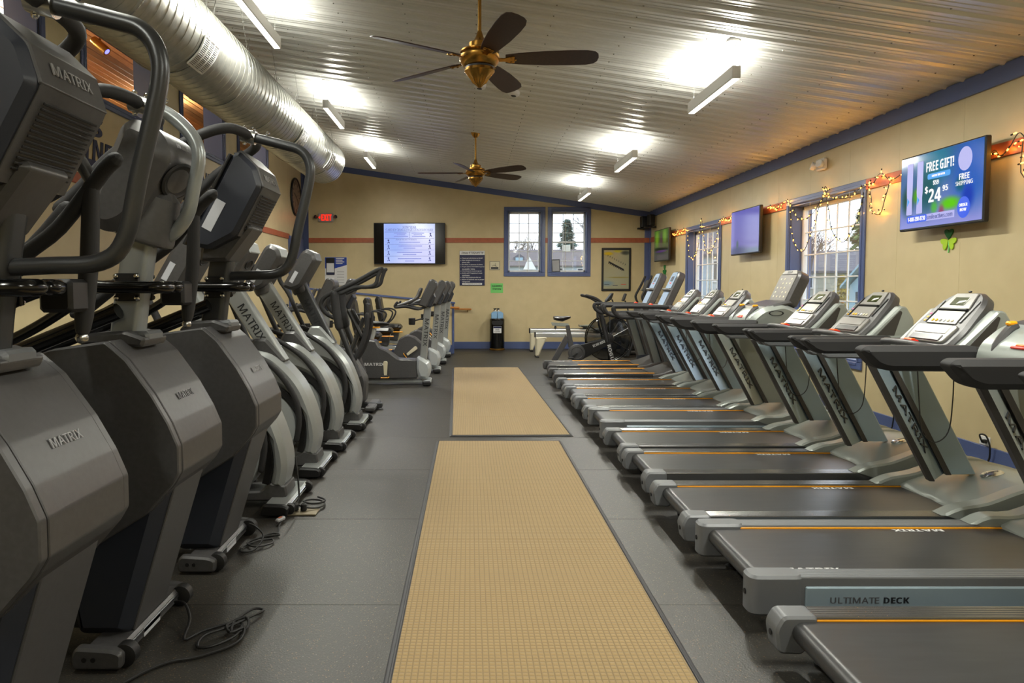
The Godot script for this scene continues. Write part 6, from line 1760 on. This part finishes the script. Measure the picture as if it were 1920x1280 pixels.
func floor_items() -> void:
	carpet_runner("near tan waffle carpet runner running toward the viewer", -0.295, 0.857, 0.55, 6.62, 0.0)
	carpet_runner("far tan waffle carpet runner beyond the gap, ending by the back machines", -0.232, 0.948, 6.90, 12.72, 0.020)
	# cables of the climbers
	var f := func(a: Array) -> Array:
		var o := []
		for i in range(0, a.size(), 3): o.append(V(a[i], a[i + 1], a[i + 2]))
		return o
	cable("tangled black power cable on the floor by the middle climber's foot", f.call([-1.33, 0.08, 3.06, -1.27, 0.09, 3.02, -1.22, 0.05, 2.95, -1.21, 0.01, 2.86, -1.16, 0.009, 2.93, -1.08, 0.009, 2.99, -1.01, 0.012, 3.0, -1.0, 0.016, 2.88, -1.07, 0.012, 2.80, -1.13, 0.010, 2.80, -1.13, 0.018, 2.88, -1.05, 0.020, 2.95, -0.98, 0.020, 3.05, -0.95, 0.012, 3.12, -1.0, 0.018, 3.12, -1.04, 0.022, 3.0, -1.02, 0.02, 2.90, -0.97, 0.016, 2.95, -1.0, 0.028, 3.02, -1.06, 0.024, 2.96, -1.02, 0.03, 2.88, -0.98, 0.024, 2.93, -0.97, 0.010, 2.87, -1.0, 0.009, 2.80, -1.10, 0.009, 2.72, -1.20, 0.009, 2.68, -1.27, 0.009, 2.60, -1.33, 0.009, 2.48]), 0.0062)
	cable("tangled black power cable on the floor by the third climber's foot", f.call([-1.31, 0.09, 4.06, -1.25, 0.09, 4.0, -1.20, 0.05, 3.96, -1.22, 0.012, 3.86, -1.28, 0.012, 3.82, -1.30, 0.012, 3.90, -1.24, 0.016, 3.98, -1.17, 0.012, 4.02, -1.15, 0.014, 3.95, -1.22, 0.020, 3.88, -1.29, 0.016, 3.95, -1.22, 0.022, 4.03, -1.14, 0.016, 4.08, -1.19, 0.018, 4.10, -1.24, 0.02, 4.02, -1.16, 0.010, 4.10, -1.19, 0.010, 4.25, -1.20, 0.010, 4.40, -1.19, 0.02, 4.50, -1.185, 0.045, 4.60]), 0.0056)
	cable("coiled black power cable on the floor outlet before the first grey elliptical", f.call([-1.185, 0.34, 4.66, -1.16, 0.20, 4.62, -1.15, 0.08, 4.60, -1.15, 0.05, 4.56, -1.09, 0.03, 4.55, -1.02, 0.02, 4.58, -0.99, 0.02, 4.66, -1.04, 0.02, 4.74, -1.11, 0.025, 4.74, -1.14, 0.03, 4.68, -1.07, 0.035, 4.62, -1.01, 0.03, 4.66, -1.0, 0.03, 4.72, -1.06, 0.035, 4.77]), 0.0062)
	var o := thing("floor_outlet", "brass coloured floor outlet box with black plugs by the first grey elliptical's foot", "outlet", V(-1.11, 0, 4.53))
	part("cover", mb().box(Vector3(0, 0.006, 0), Vector3(0.20, 0.012, 0.13), 0.004), M.brass_dull, o)
	for k in 2: part("plug", mb().lathe([Vector2(0.016, 0.012), Vector2(0.022, 0.02), Vector2(0.020, 0.055), Vector2(0.008, 0.065)], 12), M.rubber_black, o, Vector3(-0.05 + 0.055 * k, 0.0, -0.01))
	o = thing("tagged_plug", "pale inline plug with a warning tag on the cable by the floor outlet", "plug", V(-1.20, 0, 4.32))
	part("body", mb().box(Vector3(0, 0.028, 0), Vector3(0.028, 0.024, 0.08), 0.007), M.light_grey, o, Vector3.ZERO, Basis(Vector3(0, 1, 0), -0.4))
	part("warning_tag", mb().box(Vector3(0.0, 0.0415, 0.0), Vector3(0.018, 0.003, 0.03), 0.001), M.orange_rail, o, Vector3.ZERO, Basis(Vector3(0, 1, 0), -0.4))
	# black can with wipes on top
	o = thing("cloth_can", "black round can with gold foot ring and cloth label, by the back wall", "trash can", V(0.645, 0, 16.40))
	part("can_body", mb().lathe([Vector2(0.168, 0.03), Vector2(0.175, 0.04), Vector2(0.175, 0.72), Vector2(0.16, 0.745), Vector2(0.02, 0.745)], 36), M.gloss_black, o)
	part("foot_ring", mb().lathe([Vector2(0.180, 0.0), Vector2(0.186, 0.01), Vector2(0.186, 0.028), Vector2(0.176, 0.04)], 36), M.brass, o)
	part("opening", mb().ext(rounded([-0.12, 0.60, 0.12, 0.60, 0.13, 0.70, -0.13, 0.70], 0.03), 0.150, 0.1765), M.slot, o)
	part("label_plate", mb().box(Vector3(0, 0.49, 0.176), Vector3(0.19, 0.16, 0.006), 0.002), M.white, o)
	part("label_heading", mb().box(Vector3(0, 0.545, 0.1795), Vector3(0.185, 0.045, 0.001)), M.navy_print, o)
	text("USED", 0.09, 0.032, M.letter_black, o, Vector3(0, 0.495, 0.1805), Basis.IDENTITY, bold, 0.001)
	text("CLOTHS", 0.13, 0.032, M.letter_black, o, Vector3(0, 0.45, 0.1805), Basis.IDENTITY, bold, 0.001)
	for s in [-1, 1]:
		o = thing("cloth_box", "pale blue box of cleaning cloths on the black can, %s" % ("left one" if s < 0 else "right one"), "box", V(0.645 + s * 0.072, 0.745, 16.38), "pale blue boxes on the can")
		part("carton", mb().box(Vector3(0, 0.065, 0), Vector3(0.138, 0.13, 0.20), 0.008), M.wipes_blue, o)
		part("flap", mb().ext(v2([-0.068, 0.13, 0.068, 0.13, 0.068 - maxf(0, s) * 0.05, 0.165, -0.068 + maxf(0, -s) * 0.05, 0.165]), -0.09, 0.06, 0.003), M.wipes_blue, o)
	for k in 2:
		o = thing("spray_bottle", ["white spray bottle with black trigger on the cloth boxes, left of the pair", "white spray bottle with black trigger on the cloth boxes, right of the pair"][k], "spray bottle", V(0.61 + 0.075 * k, 0.745, 16.52), "spray bottles on the can")
		part("bottle", mb().lathe([Vector2(0.026, 0.0), Vector2(0.030, 0.01), Vector2(0.030, 0.15), Vector2(0.012, 0.19), Vector2(0.012, 0.21)], 16), M.white, o)
		part("trigger", mb().ext(rounded([-0.05, 0.235, 0.02, 0.24, 0.02, 0.205, -0.015, 0.20, -0.04, 0.17, -0.045, 0.175, -0.03, 0.215, -0.05, 0.22], 0.005), -0.012, 0.012, 0.004), M.letter_black, o)
	# wooden handrails
	o = thing("handrail", "oak handrail on black brackets fixed to the back wall by the ramp", "handrail", V(0, 0, 16.62))
	part("rail", mb().tube(v3([-0.55, 0.965, 0, 0.02, 0.955, 0]), 0.022, 12, 0, true), M.oak, o)
	part("bracket", mb().tube(v3([-0.05, 0.90, -0.075, -0.05, 0.90, -0.02, -0.05, 0.935, 0.0]), 0.009, 6, 3), M.brass, o)
	o = thing("handrail", "short oak handrail sticking out past the blue post of the ramp wall", "handrail", V(0, 0, 15.30))
	part("rail", mb().tube(v3([-0.62, 1.045, 0, -0.25, 1.03, 0]), 0.024, 12, 0, true), M.oak, o)
	part("bracket", mb().tube(v3([-0.50, 0.96, -0.24, -0.50, 0.96, -0.05, -0.50, 1.01, 0.0]), 0.009, 6, 3), M.brass, o)
	# little frame in the window
	o = thing("picture_frame", "small black frame leaning in the lower left of the right back window", "picture frame", V(2.085, 1.852, 16.80))
	o.basis = Basis(Vector3(0, 0, 1), 0.04) * Basis(Vector3(1, 0, 0), -0.12)
	for q in [[0, 0.155 * 2 - 0.012, 0.20, 0.018], [0, 0.010, 0.20, 0.018], [-0.092, 0.16, 0.016, 0.30], [0.092, 0.16, 0.016, 0.30]]:
		part("frame", mb().box(Vector3(q[0], q[1], 0), Vector3(q[2], q[3], 0.02), 0.003), M.letter_black, o)
	part("page", mb().box(Vector3(0, 0.16, -0.003), Vector3(0.18, 0.29, 0.006)), M.light_grey, o)

# ---------------------------------------------------------------- outside the windows
func house(label: String, at: Vector3, yaw: float, w: float, dp: float, eave: float, ridge: float, wall_m: Material, roof_m: Material, wins: Array) -> Node3D:
	var o := thing("house", label, "house", at)
	o.rotation.y = yaw
	part("wall", mb().ext(v2([-dp / 2, 0, dp / 2, 0, dp / 2, eave, 0, ridge, -dp / 2, eave]), -w / 2, w / 2), wall_m, o, Vector3.ZERO, Basis(Vector3(0, 0, -1), Vector3(0, 1, 0), Vector3(1, 0, 0)))
	for s in [-1, 1]:
		var sl := mb()
		sl.ext(v2([0, ridge + 0.18, s * (dp / 2 + 0.4), eave - 0.16, s * (dp / 2 + 0.4), eave - 0.02 + 0.0, 0, ridge + 0.32]), -w / 2 - 0.3, w / 2 + 0.3)
		part("roof", sl, roof_m, o, Vector3.ZERO, Basis(Vector3(0, 0, -1), Vector3(0, 1, 0), Vector3(1, 0, 0)))
	for k in int(eave / 0.3):
		part("siding_course", mb().box(Vector3(0, 0.2 + k * 0.3, dp / 2 + 0.01), Vector3(w, 0.02, 0.03)), wall_m, o)
	for q in wins:
		var wn := part("window", mb().box(Vector3(q[0], q[1], dp / 2 + 0.03), Vector3(q[2], q[3], 0.08), 0.01), M.white, o)
		part("pane", mb().box(Vector3(q[0], q[1], dp / 2 + 0.075), Vector3(q[2] - 0.2, q[3] - 0.2, 0.02)), M.house_glass, wn)
	return o

func evergreen(label: String, at: Vector3, h: float, r: float, m: Material, sd: int) -> void:
	var o := thing("evergreen_tree", label, "tree", at)
	part("trunk", mb().tube([Vector3(0, 0, 0), Vector3(0, h * 0.9, 0)], [r * 0.10, 0.03], 8), M.bark, o)
	var g := RandomNumberGenerator.new()
	g.seed = sd
	var f := mb()
	for k in 2600:
		var u := pow(g.randf(), 0.8)
		var y := h * (0.08 + 0.92 * u)
		var rr := r * (1.0 - u) * (0.75 + 0.25 * sin(u * 55.0)) * sqrt(g.randf_range(0.25, 1.0)) + 0.04
		var a := g.randf() * TAU
		var c := Vector3(rr * cos(a), y - rr * 0.25, rr * sin(a))
		var out := Vector3(cos(a), -0.35 + g.randf_range(-0.3, 0.3), sin(a)).normalized()
		var side := Vector3(-sin(a), g.randf_range(-0.5, 0.5), cos(a)).normalized()
		var s := h * 0.035 * g.randf_range(0.6, 1.3)
		f.tri(c - side * s * 0.45, c + side * s * 0.45, c + out * s * 1.6)
	var p := part("foliage", f.mesh(5), m, o)
	p.set_meta("kind", "stuff")

func bare_tree(label: String, at: Vector3, h: float, sd: int) -> void:
	var o := thing("bare_tree", label, "tree", at)
	var g := RandomNumberGenerator.new()
	g.seed = sd
	var m := mb()
	_branch(m, g, Vector3.ZERO, Vector3(0.03, 1, 0.02), h * 0.34, h * 0.022, 6)
	part("branches", m, M.bark, o)

func _branch(m: MB, g: RandomNumberGenerator, p: Vector3, d: Vector3, l: float, r: float, n: int) -> void:
	var e := p + d.normalized() * l
	m.tube([p, e], [r, r * 0.68], 4 if n < 4 else 6)
	if n == 0: return
	for k in (3 if n > 2 else 2):
		var nd := (d.normalized() + Vector3(g.randf_range(-0.75, 0.75), g.randf_range(-0.15, 0.5), g.randf_range(-0.75, 0.75))).normalized()
		_branch(m, g, e - d.normalized() * l * 0.12 * k, nd, l * g.randf_range(0.62, 0.85), r * 0.62, n - 1)

func outside() -> void:
	M.siding = mat(Color(0.66, 0.70, 0.72), 0.6)
	M.siding_cream = mat(Color(0.70, 0.69, 0.63), 0.6)
	M.siding_blue = mat(Color(0.55, 0.66, 0.71), 0.6)
	M.roof_grey = triplanar(mat(Color(1, 1, 1), 0.8), Vector3(1, 1, 1))
	M.roof_grey.albedo_texture = noise_tex(0.1, Color(0.30, 0.30, 0.33), Color(0.38, 0.37, 0.40), 128, 41)
	M.roof_brown = mat(Color(0.36, 0.33, 0.33), 0.8)
	M.house_glass = mat(Color(0.16, 0.20, 0.24), 0.08)
	M.bark = mat(Color(0.36, 0.32, 0.29), 0.9)
	M.spruce = mat(Color(0.34, 0.43, 0.39), 0.8)
	M.spruce.backlight_enabled = true
	M.spruce.backlight = Color(0.10, 0.14, 0.08)
	M.pine = mat(Color(0.36, 0.47, 0.27), 0.8)
	M.gold_leaf = mat(Color(0.68, 0.60, 0.16), 0.8)
	M.grass = triplanar(mat(Color(1, 1, 1), 0.9), Vector3(0.3, 0.3, 0.3))
	M.grass.albedo_texture = noise_tex(0.05, Color(0.28, 0.35, 0.18), Color(0.40, 0.45, 0.26), 256, 51)
	M.asphalt = mat(Color(0.40, 0.41, 0.42), 0.8)
	var gy := -1.2
	var s := struct("ground", "lawn outside the windows")
	var gm := mb()
	gm.box(V(75.0, gy - 0.5, 40), Vector3(140, 1.0, 260))
	gm.box(V(-35.0, gy - 0.5, 95), Vector3(82, 1.0, 155))
	part("lawn", gm, M.grass, s)
	part("street", mb().box(V(14.0, gy + 0.01, 30), Vector3(5.0, 0.04, 120)), M.asphalt, s)
	house("white two-storey house seen through the far right-wall window", V(14.0, gy, 44), -0.25, 6.5, 7.0, 4.6, 6.6, M.siding, M.roof_grey, [[-2.0, 1.3, 1.0, 1.5], [0.0, 1.3, 1.0, 1.5], [2.0, 1.3, 1.0, 1.5], [-1.6, 3.6, 0.9, 1.3], [1.4, 3.6, 0.9, 1.3]])
	house("cream house with dark porch seen low through the near window", V(24.0, gy, 47), -0.35, 9.0, 7.0, 3.7, 4.8, M.siding_cream, M.roof_grey, [[-3.0, 1.3, 1.1, 1.3], [-0.5, 1.3, 1.6, 1.6], [2.6, 1.3, 1.1, 1.3], [-1.5, 3.0, 0.9, 0.9]])
	var sb := house("small pale blue house at the right of the near window's view", V(21.95, gy, 35.0), 0.0, 4.2, 2.6, 2.75, 3.5, M.siding_blue, M.siding_blue, [[-1.3, 1.75, 0.45, 1.3], [0.4, 1.75, 0.5, 1.3]])
	for k in 2: part("window", mb().box(Vector3(-2.12, 2.05, -0.5 + k * 0.9), Vector3(0.06, 0.75, 0.28), 0.01), M.house_glass, sb)
	var h := house("long grey-roofed white house seen through the back windows", V(9.6, gy, 85), 0.0, 22.0, 12.0, 5.1, 6.9, M.siding, M.roof_brown, [[0.6, 4.2, 1.0, 1.3], [3.0, 4.2, 0.9, 1.2], [4.2, 4.2, 0.9, 1.2], [5.3, 4.2, 0.9, 1.2]])
	part("dormer", mb().ext(v2([-0.6, 4.9, 0.6, 4.9, 0.6, 6.1, 0, 6.5, -0.6, 6.1]), 1.0, 4.6), M.roof_grey, h, Vector3(-3.9, 0, 0))
	part("dormer_window", mb().box(Vector3(-3.9, 5.75, 4.62), Vector3(0.85, 0.6, 0.05)), M.siding_blue, h)
	part("chimney", mb().box(Vector3(2.1, 7.0, 0.4), Vector3(0.9, 1.4, 0.9), 0.03), M.siding_cream, h)
	part("entry_gable", mb().ext(v2([-0.75, 4.6, 0.75, 4.6, 0, 6.0]), 5.6, 6.6), M.white, h, Vector3(-2.85, 0, 0))
	evergreen("tall blue-green spruce in the middle of the right back window", V(14.4, gy, 103), 12.6, 4.6, M.spruce, 3)
	evergreen("round dark evergreen at the lower right of the left back window", V(9.1, gy, 94.6), 7.6, 2.2, M.pine, 4)
	evergreen("wide green pine filling the right side of the near window", V(35.0, gy, 62), 9.8, 3.6, M.pine, 5)
	evergreen("yellow-green shrub before the cream house", V(22.2, gy, 41.5), 3.4, 1.2, M.gold_leaf, 6)
	bare_tree("bare tree left of centre in the left back window", V(6.4, gy, 100), 9.8, 7)
	bare_tree("bare tree at the right of the left back window", V(8.4, gy, 108), 10.4, 8)
	bare_tree("bare tree at the right edge of the right back window", V(17.8, gy, 100), 15.0, 9)
	bare_tree("bare tree before the cream house, at the left of the near window", V(20.6, gy, 43.0), 6.6, 10)
	bare_tree("second bare tree behind the cream house in the near window", V(29.5, gy, 61), 8.5, 12)
	var o := thing("porch_fence", "pale rail fence before the small blue house", "fence", V(15.3, gy, 28.5))
	part("rail", mb().box(Vector3(0, 0.95, 0), Vector3(5.0, 0.07, 0.06)), M.siding, o)
	part("rail", mb().box(Vector3(0, 0.35, 0), Vector3(5.0, 0.07, 0.06)), M.siding, o)
	for k in 9: part("post", mb().box(Vector3(-2.4 + 0.6 * k, 0.5, 0), Vector3(0.08, 1.05, 0.08)), M.siding, o)
	o = thing("parked_car", "white parked car low in the near window's view", "car", V(13.2, gy, 24.0))
	part("body", mb().ext(rounded([-2.1, 0.25, 2.1, 0.25, 2.15, 0.75, 1.3, 0.92, 0.7, 1.42, -0.9, 1.45, -1.6, 0.95, -2.15, 0.85], 0.15), -0.85, 0.85, 0.12), M.white, o, Vector3.ZERO, Basis(Vector3(0, 1, 0), 1.3))
	var gb2 := Basis(Vector3(0, 1, 0), 1.3)
	part("glasshouse", mb().ext(rounded([1.15, 0.93, 0.66, 1.36, -0.85, 1.38, -1.4, 0.97], 0.05), -0.87, 0.87, 0.02), M.house_glass, o, Vector3.ZERO, gb2)
	for q in [[-1.35, -0.8], [1.35, -0.8], [-1.35, 0.8], [1.35, 0.8]]:
		part("wheel", mb().lathe([Vector2(0.18, -0.1), Vector2(0.31, -0.09), Vector2(0.31, 0.09), Vector2(0.18, 0.1)], 18), M.rubber_black, o, gb2 * Vector3(q[0], 0.31, q[1]), gb2 * Basis(Vector3(1, 0, 0), PI / 2))
